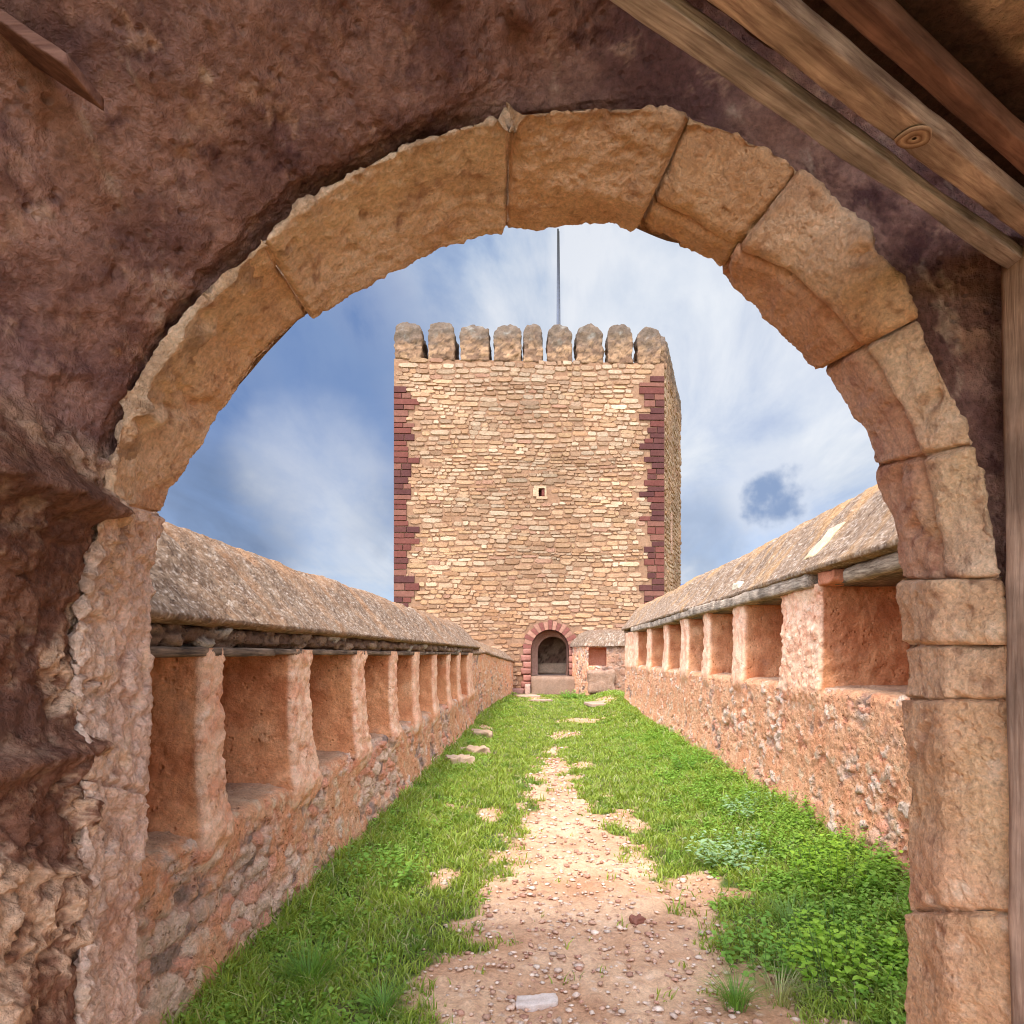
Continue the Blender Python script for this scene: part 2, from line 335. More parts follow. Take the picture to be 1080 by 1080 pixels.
def build_ground():
    xs = np.linspace(-2.4, 3.0, 300); ds = np.r_[np.linspace(-1.2, 1.9, 60)[:-1], depth_steps(1.9, 27, 0.0055)]
    D, X = np.meshgrid(ds, xs, indexing='ij'); z = gz(X, D); m = dirt(X, D)
    P = np.stack([X, D, z], -1)
    f1, f2, idv = worley(P * np.array([9, 9, 9]), 4); g1, g2, gid = worley(P * 26, 8)
    bare = sst(0.15, 0.7, m)
    z2 = z + bare * (0.02 * sst(0.55, 0.1, f1) * (idv > .6) + 0.011 * sst(0.5, 0.1, g1) * (gid > .35) + 0.012 * fbm(P, 9, 3, 2)) + (1 - bare) * 0.015 * fbm(P, 6, 3, 2)
    P[..., 2] = z2
    dirtc = mixc(lin(200, 150, 110), lin(228, 184, 142), sst(-.5, .6, fbm(P, 1.7, 4, 12)))
    dirtc = mixc(dirtc, lin(170, 122, 98), 0.6 * sst(.6, .9, gid) * sst(.5, .2, g1))
    dirtc = mixc(dirtc, lin(228, 204, 178), 0.7 * (gid < .12) * sst(.5, .2, g1))
    soil = mixc(lin(104, 96, 56), lin(86, 104, 44), sst(-.4, .5, fbm(P, 3, 3, 15)))
    col = mixc(soil, dirtc, bare)
    o = mk('path', P, gfaces(len(ds), len(xs))[:, ::-1], M['ground'], None, col)
    tag(o, 'reddish dry earth path between grass verges', kind='structure')
    # the wide land around the castle, one sheet to the horizon
    r = np.r_[0, 3, 6, 10, 20, 40, 80, 200, 600, 2000, 7000]; a = np.linspace(0, 2 * math.pi, 49)[:-1]
    R, A = np.meshgrid(r, a, indexing='ij'); X = R * np.cos(A); Y = R * np.sin(A) + 10
    Z = -1.95 - 0.0 * R - 60 * sst(40, 2000, R)
    P = np.stack([X, Y, Z], -1)
    o = mk('ground', P, gfaces(len(r), len(a), cv=True), M['ground'], None, np.tile(lin(150, 140, 92), (P.shape[0] * P.shape[1], 1)))
    tag(o, 'dry grassy land around the castle', kind='structure')
    # a hill far beyond the tower on the right, aerial haze painted as blue
    xs = np.linspace(200, 2600, 80); ds = np.linspace(3000, 4400, 24); D, X = np.meshgrid(ds, xs, indexing='ij')
    t = (D - 3000) / 1400
    prof = np.interp(X, [200, 500, 700, 900, 1200, 1800, 2600], [120, 190, 385, 400, 330, 240, 60])
    Z = -70 + (prof + 70) * np.sin(np.clip(t, 0, 1) * math.pi) ** 0.8 * (1 + 0.08 * fbm(np.stack([X, D, 0 * X], -1), 0.004, 4, 9))
    tag(mk('hills', np.stack([X, D, Z], -1), gfaces(24, 80)[:, ::-1], M['hill']), 'wooded hill on the horizon, tinted with painted blue haze', kind='structure')
build_ground()

# ------------------------------------------------------------------ parapet walls
def rubble_surface(P, Nn, seed, plaster_bias, amp=0.03, cs=(5.5, 4.2, 9.0), base=0.0):
    """relief and colour of rubble masonry partly covered by pink render"""
    W = P + 0.055 * np.stack([fbm(P, 6, 3, seed + k, .6) for k in range(3)], -1)
    f1, f2, idv = worley(W * np.array(cs) * 1.25, seed)
    edge = f2 - f1
    W2 = P + 0.03 * np.stack([fbm(P, 11, 2, seed + 90 + k) for k in range(3)], -1)
    c1, c2, cid = worley(W2 * np.array([11, 9, 13]), seed + 77)           # small angular chips and flakes
    pl = sst(-0.10, 0.14, fbm(P, 1.5, 5, seed + 20, 0.65) + plaster_bias + .12 * (cid - .5))
    bulge = sst(0.0, 0.22, edge) * (0.4 + 1.0 * idv)
    fine = fbm(P, 18, 4, seed + 30, 0.65)
    flake = (cid - .5) * sst(0, .10, c2 - c1)
    h1, h2, hid = worley(P * 22, seed + 50)
    chips = sst(0.42, 0.12, h1) * (hid > 0.6)
    spall = sst(0.02, 0.2, fbm(P, 3.4, 4, seed + 55, .6))
    h = (1 - pl) * (amp * .75 * (bulge - 0.8) + .03 * flake) + pl * (0.006 + 0.4 * amp * fbm(P, 4, 4, seed + 31, .6) + .034 * flake * spall - 0.010 * chips) + 0.011 * fine + 0.025 * fbm(P, 1.2, 3, seed + 33)
    holes = sst(0.52, 0.74, fbm(P, 7.5, 3, seed + 61, 0.55)); h = h - 0.045 * holes
    stone = mixc(lin(176, 148, 126), lin(232, 196, 160), idv)
    stone = mixc(stone, lin(214, 146, 112), sst(.70, .8, idv))
    stone = mixc(stone, lin(116, 98, 86), sst(.26, .14, idv) * .85)
    mort = mixc(lin(206, 162, 132), lin(184, 138, 110), sst(-.4, .4, fine))
    stone = mixc(mort, stone, sst(0.02, 0.12, edge) * .85)
    rend = mixc(lin(232, 172, 126), lin(214, 146, 102), sst(-.4, .5, fbm(P, 3.0, 5, seed + 40, .6)))
    rend = mixc(rend, lin(244, 208, 166), .85 * sst(.1, .45, fbm(P, 8, 4, seed + 41, .65)))
    rend = mixc(rend, lin(250, 226, 198), .7 * sst(.62, .9, cid) * spall)
    rend = mixc(rend, lin(190, 116, 84), .6 * sst(.35, .12, cid) * spall)
    rend = mixc(rend, lin(196, 96, 66), .5 * sst(.4, .7, fbm(P, 7, 3, seed + 42)))
    rend = mixc(rend, lin(146, 130, 116), .6 * sst(.35, .7, fbm(P, 2.6, 4, seed + 43)))
    c = mixc(stone, rend, pl) * (1.3 if P[..., 0].mean() < 0 else 1.2); return h, c / np.maximum(1, c.max(-1, keepdims=True) / .84)

def sweep(name, ds, xoff, prof, npr, side, parent, mat, seed, fn, flip):
    """profile (outward distance from the wall face, z) swept along depth. side -1 left wall, +1 right wall"""
    pr = polyline(prof, npr); D, K = np.meshgrid(ds, np.arange(npr), indexing='ij')
    X = side * (xoff(D) + pr[K, 0]); Z = pr[K, 1]
    P = np.stack([X, D, Z + 0 * D], -1); n = gnormal(P, flip)
    h, col = fn(P, n, K, pr); P = P + n * h[..., None]
    return mk(name, P, gfaces(len(ds), npr)[:, ::(-1 if flip else 1)], mat, parent, col)

def make_wall(side, xw, d0, d1, pillars, z_eave, z_sill, z_ridge, ridge_x, seed, bias, parent, base_z):
    """one roofed parapet: rubble base with sill, pillars, back wall, coping"""
    flip = side > 0
    xoff = lambda D: xw + 0.0 * D
    k = 0.0036 if side < 0 else 0.0030
    ds = depth_steps(d0, d1, k, 0.009)
    def fb(P, n, K, pr):
        h, col = rubble_surface(P, n, seed, bias)
        sill = sst(z_sill - .12, z_sill - .02, P[..., 2]) ; top = sst(0.02, 0.1, np.abs(P[..., 0]) - xw)
        h = h * (1 - .6 * top); tc = mixc(lin(220, 172, 130), lin(188, 142, 106), sst(-.4, .5, fbm(P, 3, 4, seed + 4)))
        col = mixc(col, tc, top * .9)
        h = h + 0.035 * sst(0.5, 0, (P[..., 2] - base_z)) + .0 * sill
        return h, col
    prof = [(-0.05, base_z - .25), (-0.01, base_z + .3), (0.0, z_sill - .05), (0.03, z_sill - .012), (0.12, z_sill + .01), (0.8, z_sill + .02)]
    sweep('rubble_base', ds, xoff, prof, int((z_sill - base_z + 1.1) / 0.0105), side, parent, M['rubble'], seed, fb, flip)
    # far end cap of the base
    # back wall of the niches
    def fk(P, n, K, pr):
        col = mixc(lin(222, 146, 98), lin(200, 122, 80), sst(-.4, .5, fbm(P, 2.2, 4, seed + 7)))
        return 0.012 * fbm(P, 5, 4, seed + 8), col
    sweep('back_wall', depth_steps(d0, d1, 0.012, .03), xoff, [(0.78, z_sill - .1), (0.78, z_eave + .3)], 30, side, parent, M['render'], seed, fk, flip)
    # pillars
    for i, (a, b) in enumerate(pillars):
        w_ = b - a; c = (a + b) / 2; H = z_eave - z_sill + .1; nz = 84 if a < 7 else 36; dens = 0.010 if a < 7 else 0.022
        per = [(0, -.5), (0, .5), (1, .5), (1, -.5)]
        hw = w_ / 2; dep = 0.8; rr = min(0.035, hw * .4)
        pts = []
        for (cx, cy, a0) in ((rr, -hw + rr, 180), (rr, hw - rr, 90)):
            pass
        ring = [(dep, -hw)]
        ring += [(rr - rr * math.cos(t), -hw + rr - rr * math.sin(t)) for t in np.linspace(math.pi / 2, 0, 5)]
        ring += [(rr - rr * math.cos(t), hw - rr + rr * math.sin(t)) for t in np.linspace(0, math.pi / 2, 5)]
        ring += [(dep, hw)]
        npr = max(24, int((2 * dep * .8 + w_) / dens)); R = polyline(ring, npr)
        zz = np.linspace(z_sill - .30, z_eave + .03, nz); Z, K = np.meshgrid(zz, np.arange(npr), indexing='ij')
        tt = (Z - z_sill) / (z_eave - z_sill)
        fl = (0.055 + (.05 if side < 0 else 0)) * np.exp(-np.clip(tt, 0, 1) * 5.5) * sst(-.42, -.02, tt) + 0.02 * sst(.85, 1.0, tt)
        wob = 0.035 * fbm(np.stack([Z * 0 + c * 3, Z * 1.6, Z * 0], -1), 1, 2, seed + i)
        front = R[K, 0] < rr * 1.01
        Y = c + R[K, 1] * (1 + fl * 1.1 / hw * .5) + wob
        fade = np.clip(1 - R[K, 0] / 0.3, 0, 1)
        Xo = R[K, 0] - fl * .5 * fade - 0.012 + .05 * sst(-.05, -.36, tt) * fade
        P = np.stack([side * (xw + Xo), Y, Z], -1); n = gnormal(P, side < 0)
        fr = sst(0.05, 0.02, R[K, 0])
        fine = fbm(P, 15, 4, seed + 2, .6)
        h1, h2, hid = worley(P * 15, seed + i)
        h = (0.012 + .014 * fr) * fine - .03 * sst(.5, .72, fbm(P, 7, 3, seed + 66)) + .010 * fbm(P * np.array([1, 1, 1.6]), 10, 4, seed + 67, .7) + 0.018 * fbm(P, 4, 4, seed + 3) + .012 * fr * fbm(P, 9, 4, seed + 5, .7) - .012 * fr * sst(.4, .1, h1) * (hid > .6)
        P = P + n * h[..., None]
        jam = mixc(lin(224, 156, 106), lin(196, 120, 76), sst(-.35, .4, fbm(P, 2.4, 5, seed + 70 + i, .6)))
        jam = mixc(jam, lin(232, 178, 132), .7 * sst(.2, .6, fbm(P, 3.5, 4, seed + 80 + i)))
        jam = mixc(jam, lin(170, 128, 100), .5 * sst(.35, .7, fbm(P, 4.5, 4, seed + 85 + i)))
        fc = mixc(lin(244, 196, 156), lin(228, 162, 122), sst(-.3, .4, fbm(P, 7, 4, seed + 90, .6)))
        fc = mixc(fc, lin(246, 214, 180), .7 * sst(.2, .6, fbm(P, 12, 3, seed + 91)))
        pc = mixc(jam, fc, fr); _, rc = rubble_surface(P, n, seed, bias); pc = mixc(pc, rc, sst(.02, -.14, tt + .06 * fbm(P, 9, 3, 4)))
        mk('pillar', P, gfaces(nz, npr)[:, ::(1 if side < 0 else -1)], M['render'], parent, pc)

def roof_fn(seed, z0, zr, orange):
    def f(P, n, K, pr):
        sl = sst(z0, z0 + .06, P[..., 2])
        ribs = fbm(P * np.array([1, 3.0, 1]), 1.6, 3, seed + 9)
        g1, g2, gid = worley(P * np.array([16, 20, 16]), seed + 3)
        h = 0.035 * fbm(P, 1.3, 3, seed) + 0.016 * fbm(P, 7, 5, seed + 1, .7) + 0.004 * sst(.5, .1, g1) * (gid > .5) - .02 * sst(.35, .6, fbm(P * np.array([1, 2.5, 1]), 2.2, 3, seed + 12)) + 0.012 * ribs
        base = mixc(lin(156, 128, 100), lin(122, 95, 72), sst(-.3, .4, fbm(P, 9, 5, seed + 2, .75)))
        base = mixc(base, lin(214, 190, 164), .7 * sst(.05, .4, fbm(P, 40, 3, seed + 3, .7)))
        base = mixc(base, lin(88, 66, 50), .7 * sst(.1, .4, fbm(P * np.array([.5, 1, .5]), 34, 4, seed + 6, .7)))
        base = mixc(base, orange, .6 * sst(-.05, .6, fbm(P * np.array([1, 2.2, .7]), 1.6, 4, seed + 4) + .35 * sst(zr - .3, zr, P[..., 2])))
        return h * (0.4 + .6 * sl), base
    return f

# ---- left wall
ZL_E, ZL_S = 0.0, -0.82
left = empty('parapet_wall', (-1.6, 9, -1.6), label='long roofed stone parapet along the left of the path, leading to the tower', cat='parapet wall')
PIL_L = [(1.72, 1.95), (3.09, 3.29), (4.19, 4.53), (5.57, 5.89), (6.87, 7.13), (8.10, 8.36), (9.5, 9.75), (10.9, 11.1), (12.2, 12.45), (13.7, 14.5)]
make_wall(-1, 1.6, 1.75, 14.5, PIL_L, ZL_E, ZL_S, .72, .45, 101, 0.04, left, -1.6)
sweep('coping', depth_steps(1.75, 15.6, 0.0045, .012), lambda D: 1.6 + 0 * D,
      [(0.75, .14), (-0.02, .13), (-0.07, .145), (-.08, .165), (-.06, .19), (.10, .36), (.30, .60), (.42, .70), (.52, .72), (.68, .64), (.95, .3), (.98, .0)], 260, -1, left, M['roof'], 130, roof_fn(130, .17, .72, lin(176, 128, 86)), False)
def lintel_left():
    ds = depth_steps(1.75, 14.6, .005, .012)
    def f(P, n, K, pr):
        f1, f2, idv = worley(P * np.array([8, 5, 16]), 77)
        h = .03 * (sst(0, .3, f2 - f1) * (.4 + idv) - .6) + .01 * fbm(P, 20, 3, 78) 
        c = mixc(lin(112, 84, 66), lin(176, 146, 118), idv); c = mixc(c, lin(200, 186, 166), .8 * (idv > .85))
        return h, mixc(c, lin(84, 62, 50), sst(.12, .0, f2 - f1) * .8)
    sweep('rubble_course', ds, lambda D: 1.6 + 0 * D, [(.5, .035), (.03, .03), (-.02, .06), (-.015, .12), (0.03, .15), (.5, .16)], 60, -1, left, M['rubble'], 5, f, False)
    d = 1.8; k = 0
    for L_ in (2.1, 2.6, 2.4, 2.9, 2.5):
        block('lintel_board', (-2.3, d, -0.012 + .008 * (k % 2)), (-1.575 - .01 * (k % 3), min(d + L_ - .02, 14.6), .034), M['darkwood'], left, n=(6, 40, 3), amp=.012, sc=5, rnd=.3, seed=k); d += L_; k += 1
lintel_left()

# ---- right wall
ZR_E, ZR_S = 0.55, -0.27
right = empty('parapet_wall', (2.25, 9, -1.4), label='long roofed stone parapet along the right of the path under a grey timber lintel', cat='parapet wall')
PIL_R = [(2.6, 3.75), (5.43, 6.30), (7.50, 7.93), (9.10, 9.43), (10.46, 10.98), (12.2, 12.58), (14.15, 14.6), (16.2, 18.5)]
make_wall(1, 2.25, 2.1, 18.5, PIL_R, ZR_E, ZR_S, 1.4, .5, 211, 0.30, right, -1.42)
sweep('coping', depth_steps(2.1, 18.6, .004, .012), lambda D: 2.25 + 0 * D + .02 * np.sin(D * .9),
      [(0.75, .68), (.0, .66), (-.09, .67), (-.10, .70), (-.07, .735), (.08, .92), (.28, 1.2), (.45, 1.36), (.55, 1.4), (.72, 1.3), (1.0, .95), (1.02, .5)], 260, 1, right, M['roof'], 230, roof_fn(230, .7, 1.4, lin(190, 142, 88)), True)
def endcap(name, y, pts, mat, parent, col, seed, facing):
    """closes an end of a wall: a grid between the wall's base line and its profile"""
    pts = np.asarray(pts, float); n = 40
    P = polyline(pts, n); base = np.stack([np.linspace(pts[0, 0], pts[-1, 0], n), np.full(n, pts[:, 1].min() - .0)], -1)
    T = np.linspace(0, 1, 24)[:, None, None]; G = base[None] * (1 - T) + P[None] * T
    V = np.stack([G[..., 0], np.full(G.shape[:2], y), G[..., 1]], -1); V[..., 1] += .02 * fbm(V, 5, 3, seed)
    cc = np.tile(np.array(col), V.shape[:2] + (1,)) * (1 + .3 * fbm(V, 6, 3, seed))[..., None]
    return mk(name, V, gfaces(24, n), mat, parent, cc)
endcap('end_face', 18.5, [(2.22, -1.6), (2.22, .66), (2.17, .72), (2.53, 1.2), (2.8, 1.38), (3.2, 1.0), (3.2, -1.6)], M['rubble'], right, lin(205, 165, 132), 3, -1)
endcap('end_face', 15.6, [(-1.62, -.4), (-1.54, .17), (-2.02, .70), (-2.5, .35), (-2.5, -.4)], M['rubble'], left, lin(170, 140, 112), 4, 1)
k = 0; d = 5.5
for L_, dz in ((3.0, .0), (2.9, .01), (2.6, -.01), (2.8, .0)):
    block('lintel_beam', (2.16, d, .555 + dz), (2.42, d + L_ - .015, .675 + dz), M['greywood'], right, n=(5, 50, 4), amp=.02, sc=3.5, rnd=.35, jit=.15, seed=40 + k); d += L_; k += 1
block('lintel_board', (2.3, 3.9, .55), (3.0, 16.6, .60), M['darkwood'], right, n=(4, 60, 2), amp=.012, sc=4, rnd=.3, seed=51)
block('lintel_log', (2.24, 3.2, .545), (2.40, 5.05, .665), M['greywood'], right, n=(8, 40, 8), amp=.02, sc=4, rnd=.9, jit=.2, seed=52)
block('packing_brick', (2.22, 5.12, .555), (2.42, 5.42, .665), M['render'], right, lin(206, 132, 96), n=(8, 10, 6), amp=.02, sc=9, rnd=.4, jit=.3, seed=53)
block('pale_coping_stone', (2.27, 5.35, .80), (2.325, 5.62, 1.06), M['render'], right, lin(214, 186, 140), n=(6, 8, 10), amp=.012, sc=9, rnd=.4, jit=.3, seed=54,
      taper=lambda P, s: np.stack([P[:, 0] + P[:, 2] * .76 + .02, P[:, 1] - P[:, 2] * .5, P[:, 2]], -1))
block('pale_coping_stone', (2.19, 7.5, .745), (2.26, 7.8, .82), M['render'], right, lin(226, 206, 170), n=(6, 8, 6), amp=.012, sc=9, rnd=.4, jit=.3, seed=55)
# stone built hump at the far left, after the roofed part
def far_left():
    root = empty('wall_segment', (-1.4, 19, -1.5), label='short lower run of pinkish rendered wall between the left parapet and the tower', cat='wall')
    ds = depth_steps(14.4, 24.4, .0035, .012); xo = lambda D: 1.62 - .45 * sst(15, 24, D)
    top = lambda D: np.interp(D, [14, 16, 17, 20, 24.5], [.35, .36, .38, .22, .05])
    n = 90; pr = polyline([(-.02, -1.75), (0, -.3), (0.0, .0)], n)
    D, K = np.meshgrid(ds, np.arange(n), indexing='ij'); T = top(D) - .35
    P = np.stack([-(xo(D) + pr[K, 0]), D, pr[K, 1] + T * (pr[K, 1] + 1.75) / 1.75], -1); nn = gnormal(P)
    h, col = rubble_surface(P, nn, 301, .12, .045); P = P + nn * h[..., None]
    mk('rendered_face', P, gfaces(len(ds), n), M['rubble'], root, col)
    pr = polyline([(.05, -.03), (-.06, 0), (-.07, .03), (.1, .18), (.3, .36), (.45, .38), (.7, .2), (.8, -.8)], 60)
    D, K = np.meshgrid(ds, np.arange(60), indexing='ij'); T = top(D) - .35
    P = np.stack([-(xo(D) + pr[K, 0]), D, pr[K, 1] + T], -1); nn = gnormal(P); h, col = roof_fn(310, -.3, .2, lin(170, 130, 92))(P, nn, K, pr); P = P + nn * h[..., None]
    mk('coping', P, gfaces(len(ds), 60), M['roof'], root, col)
far_left()

# ------------------------------------------------------------------ tower
TA = np.array([-5.42, 23.8]); TB = np.array([4.33, 24.2]); TC_ = np.array([6.4, 31.4]); TD = np.array([.4, 36.5]); TE = np.array([-6.2, 31.0])
ZB, ZT = -1.7, 10.6
DOOR = dict(x0=-.50, x1=.86, zs=.21, z0=-.78)      # opening in wall-u metres, springing, threshold
def build_tower():
    root = empty('stone_tower', (0, 27, -1.6), label='tall square battlemented tower of honey coloured rubble with red corner stones', cat='tower')
    e = (TB - TA) / np.linalg.norm(TB - TA); nf = np.array([e[1], -e[0]])
    Lf = np.linalg.norm(TB - TA)
    def ux(x): return (x - TA[0]) / e[0]
    u0, u1 = ux(DOOR['x0']), ux(DOOR['x1']); uc = (u0 + u1) / 2; ra = (u1 - u0) / 2; zs = DOOR['zs']
    wu, wz, ww, wh = ux(-.13), 5.85, .22, .30      # small window: centre and half sizes below
    def fp(u, z, o=0.0):
        u = np.asarray(u, float); z = np.asarray(z, float); o = np.asarray(o, float)
        return np.stack([TA[0] + e[0] * u + nf[0] * o, TA[1] + e[1] * u + nf[1] * o, z + 0 * u], -1)
    # backing of the front wall in vertical strips, door and window left open
    us = sorted(set(list(np.linspace(0, u0, 30)) + list(uc + ra * np.cos(np.linspace(math.pi, 0, 25))) + list(np.linspace(u1, Lf, 30)) + [wu - ww / 2, wu + ww / 2]))
    V = []; F = []
    def quad(a, b, za, zb, zc, zd):
        i = len(V); V.extend([fp(a, za), fp(b, zb), fp(b, zc), fp(a, zd)]); F.append((i, i + 1, i + 2, i + 3))
    arch = lambda u: zs + math.sqrt(max(0, ra * ra - (u - uc) ** 2)) * 1.0
    for a, b in zip(us[:-1], us[1:]):
        if b - a < 1e-6: continue
        m = (a + b) / 2
        lo_a = lo_b = ZB
        if u0 < m < u1: lo_a, lo_b = arch(a), arch(b); quad(a, b, ZB, ZB, DOOR['z0'], DOOR['z0'])
        if wu - ww / 2 < m < wu + ww / 2:
            quad(a, b, lo_a, lo_b, wz - wh / 2, wz - wh / 2); quad(a, b, wz + wh / 2, wz + wh / 2, ZT, ZT)
        else: quad(a, b, lo_a, lo_b, ZT, ZT)
    mk('front_wall', np.array(V), F, M['tower_mortar'], root, smooth=False, origin=(0, 24, ZB))
    # the other walls and the deck
    ring = [TB, TC_, TD, TE, TA]; V = []; F = []
    for a, b in zip(ring[:-1], ring[1:]):
        i = len(V); V += [(a[0], a[1], ZB), (b[0], b[1], ZB), (b[0], b[1], ZT), (a[0], a[1], ZT)]; F.append((i, i + 1, i + 2, i + 3))
    mk('side_wall', V, F, M['tower_mortar'], root, smooth=False)
    V = [(p[0], p[1], ZT - .02) for p in ring]; mk('roof_deck', V, [tuple(range(5))], M['tower_mortar'], root, smooth=False)
    # quoins
    quo = {}
    def quoins(corner, dirs, zlo, zhi, seed):
        rr = random.Random(seed); z = zlo; VV = []; FF = []; CC = []; spans = []
        while z < zhi:
            h = rr.uniform(.17, .27); lf = rr.choice((.46, .52, .74, .92, .62)); ls = rr.choice((.45, .7, .9)); spans.append((z, z + h, lf))
            if rr.random() < 0 : z += h; continue
            segs = [(0, lf)] if lf < .55 or rr.random() < .3 else [(0, lf * rr.uniform(.4, .55)), (None, lf)]
            p0 = 0
            for (s0, s1) in segs:
                s0 = p0 if s0 is None else s0; p0 = s1
                a = corner + dirs[0] * s0; b = corner + dirs[0] * (s1 - .012)
                no = nf * rr.uniform(.045, .065); zi, zj = z + .006, z + h - .006
                j = lambda: rr.uniform(-.012, .012)
                i = len(VV)
                ins = .02
                q = [(a, zi, 0), (b, zi + j(), 0), (b, zj + j(), 0), (a, zj, 0)]
                for (pp, zq, _) in q: VV.append((pp[0], pp[1], zq))
                cu = (a + b) / 2; cz = (zi + zj) / 2
                for (pp, zq, _) in q:
                    v = np.array([pp[0], pp[1]]); v = v + (cu - v) * (ins / max(np.linalg.norm(b - a), .1)) * (0 if s0 == 0 and np.allclose(v, a) else 1); VV.append((v[0] + no[0], v[1] + no[1], zq + (cz - zq) * .12))
                FF += [(i + 4, i + 5, i + 6, i + 7)] + [(i + m, i + (m + 1) % 4, i + 4 + (m + 1) % 4, i + 4 + m) for m in range(4)]
                c = np.array(rr.choice((lin(98, 54, 44), lin(86, 50, 42), lin(106, 60, 48), lin(80, 46, 40), lin(116, 74, 58)))); CC += [c] * 8
            z += h
        mk('quoin_stones', np.array(VV), FF, M['red_stone'], root, CC, smooth=False)
        return spans
    ql = quoins(TA, (e,), ZB, 9.5, 3); qr = quoins(TB, (-e,), ZB, 9.9, 5)
    def qlim(sp, z):
        for a, b, l in sp:
            if a <= z < b: return l
        return 0.0
    # coursed rubble facing
    def stones(name, p0, dr, no, L_, z0, z1, seed, skip, hrow=(.10, .21), wst=(.16, .66), depth=(.02, .055)):
        rr = random.Random(seed); VV = []; FF = []; CC = []
        z = z0
        pal = [lin(206, 164, 126), lin(216, 182, 146), lin(198, 152, 112), lin(190, 138, 98), lin(204, 160, 116), lin(180, 142, 112), lin(200, 166, 134), lin(222, 192, 158), lin(168, 120, 88), lin(192, 148, 114)]
        row = 0
        while z < z1:
            h = rr.uniform(*hrow); u = rr.uniform(-.3, 0)
            while u < L_:
                w_ = rr.uniform(*wst) * (1.25 if h > .17 else .95); hh = h
                if rr.random() < .2: w_ *= .6
                uc_, zc = u + w_ / 2, z + h / 2 + .07 * math.sin(uc_w(u, seed) + row * .3) + rr.uniform(-.018, .018)
                u += w_
                if uc_ - w_ / 2 < -.02 or uc_ + w_ / 2 > L_ + .03 or skip(uc_, zc, w_ / 2, h / 2): continue
                if rr.random() < .012: continue
                dp = rr.uniform(*depth); gap = rr.uniform(.003, .014); a, b = w_ / 2 - gap, h / 2 - gap * .8
                pts = []
                for (qx, qz) in ((-1, -.55), (-.72, -1), (0.1, -1), (.75, -1), (1, -.5), (1, .5), (.7, 1), (0, 1), (-.74, 1), (-1, .55)):
                    pts.append((uc_ + qx * a + rr.uniform(-.02, .02), zc + qz * b + rr.uniform(-.014, .014)))
                i = len(VV); n_ = len(pts)
                for (pu, pz) in pts: VV.append((p0[0] + dr[0] * pu - no[0] * .01, p0[1] + dr[1] * pu - no[1] * .01, pz))
                tx, tz = rr.uniform(-.25, .25), rr.uniform(-.3, .3)
                for (pu, pz) in pts:
                    iu, iz = uc_ + (pu - uc_) * .86, zc + (pz - zc) * .78; dd = dp * (1 + tx * (iu - uc_) / a + tz * (iz - zc) / b)
                    VV.append((p0[0] + dr[0] * iu + no[0] * dd, p0[1] + dr[1] * iu + no[1] * dd, iz))
                FF.append(tuple(range(i + n_, i + 2 * n_)))
                FF += [(i + m, i + (m + 1) % n_, i + n_ + (m + 1) % n_, i + n_ + m) for m in range(n_)]
                c = (np.array(rr.choice(pal)) * .62 + np.array(lin(206, 160, 112)) * .38) * rr.uniform(.76, 1.04) * .64 * (1 + .22 * math.sin(u * .9 + 3 * math.sin(zc * .5)) * math.sin(zc * 1.1 + 1))
                t_ = float(np.clip((zc - 3.5) / 6, 0, 1)) * rr.random()      # greyer, more weathered towards the top
                c = c * (1 - .35 * t_) + np.array(lin(158, 132, 108)) * .35 * t_
                lw = (1 - min(1, max(0, (zc + 1.5) / 5))) * .4
                c = c * (1 - lw) + np.array(lin(200, 142, 98)) * lw
                if rr.random() < .03: c = np.array(lin(150, 110, 84))
                CC += [c] * (2 * n_)
            z += h; row += 1
        mk(name, np.array(VV), FF, M['tower_stone'], root, CC, smooth=False)
    def uc_w(u, s): return u * 1.3 + s
    def skip_front(u, z, hw, hh):
        if u - hw < qlim(ql, z) - .13 or Lf - u - hw < qlim(qr, z) - .13: return True
        if z > ZT - .02: return True
        if abs(u - wu) < hw + ww / 2 + .12 and abs(z - wz) < hh + wh / 2 + .06: return True
        if z < zs and abs(u - uc) < ra + .30 + hw: return True
        if z >= zs and math.hypot(max(0, abs(u - uc) - hw * .7), z - zs) < ra + .34: return True
        return False
    stones('facing_stones', TA, e, nf, Lf, ZB, ZT, 17, skip_front)
    es = (TC_ - TB) / np.linalg.norm(TC_ - TB); ns = np.array([es[1], -es[0]]); Ls = np.linalg.norm(TC_ - TB)
    slu, slz = Ls * .36, 4.9
    stones('side_facing_stones', TB, es, ns, Ls, ZB, ZT, 19, lambda u, z, hw, hh: abs(u - slu) < hw + .14 and abs(z - slz) < .9)
    eq = quoins_side = None
    # arrow slit in the side, window in the front
    def framed(name, p, dr, no, hw, hh, frame_col, fw):
        VV = []; FF = []; CC = []
        def box(a0, a1, b0, b1, o0, o1, c):
            i = len(VV)
            for oo in (o0, o1):
                for (a, b) in ((a0, b0), (a1, b0), (a1, b1), (a0, b1)): VV.append((p[0] + dr[0] * a + no[0] * oo, p[1] + dr[1] * a + no[1] * oo, p[2] + b)); CC.append(c)
            for f in ((0, 1, 2, 3), (4, 5, 6, 7), (0, 1, 5, 4), (1, 2, 6, 5), (2, 3, 7, 6), (3, 0, 4, 7)): FF.append(tuple(i + q for q in f))
        box(-hw - fw[0], -hw, -hh, hh, -.4, .055, frame_col); box(hw, hw + fw[1], -hh, hh, -.4, .045, frame_col)
        box(-hw - fw[0] * .8, hw + fw[1] * .9, hh + .002, hh + .09, -.4, .05, frame_col); box(-hw - .08, hw + .1, -hh - .09, -hh - .002, -.4, .06, frame_col)
        f = mk(name, np.array(VV), FF, M['tower_stone'], root, CC, smooth=False)
        return f
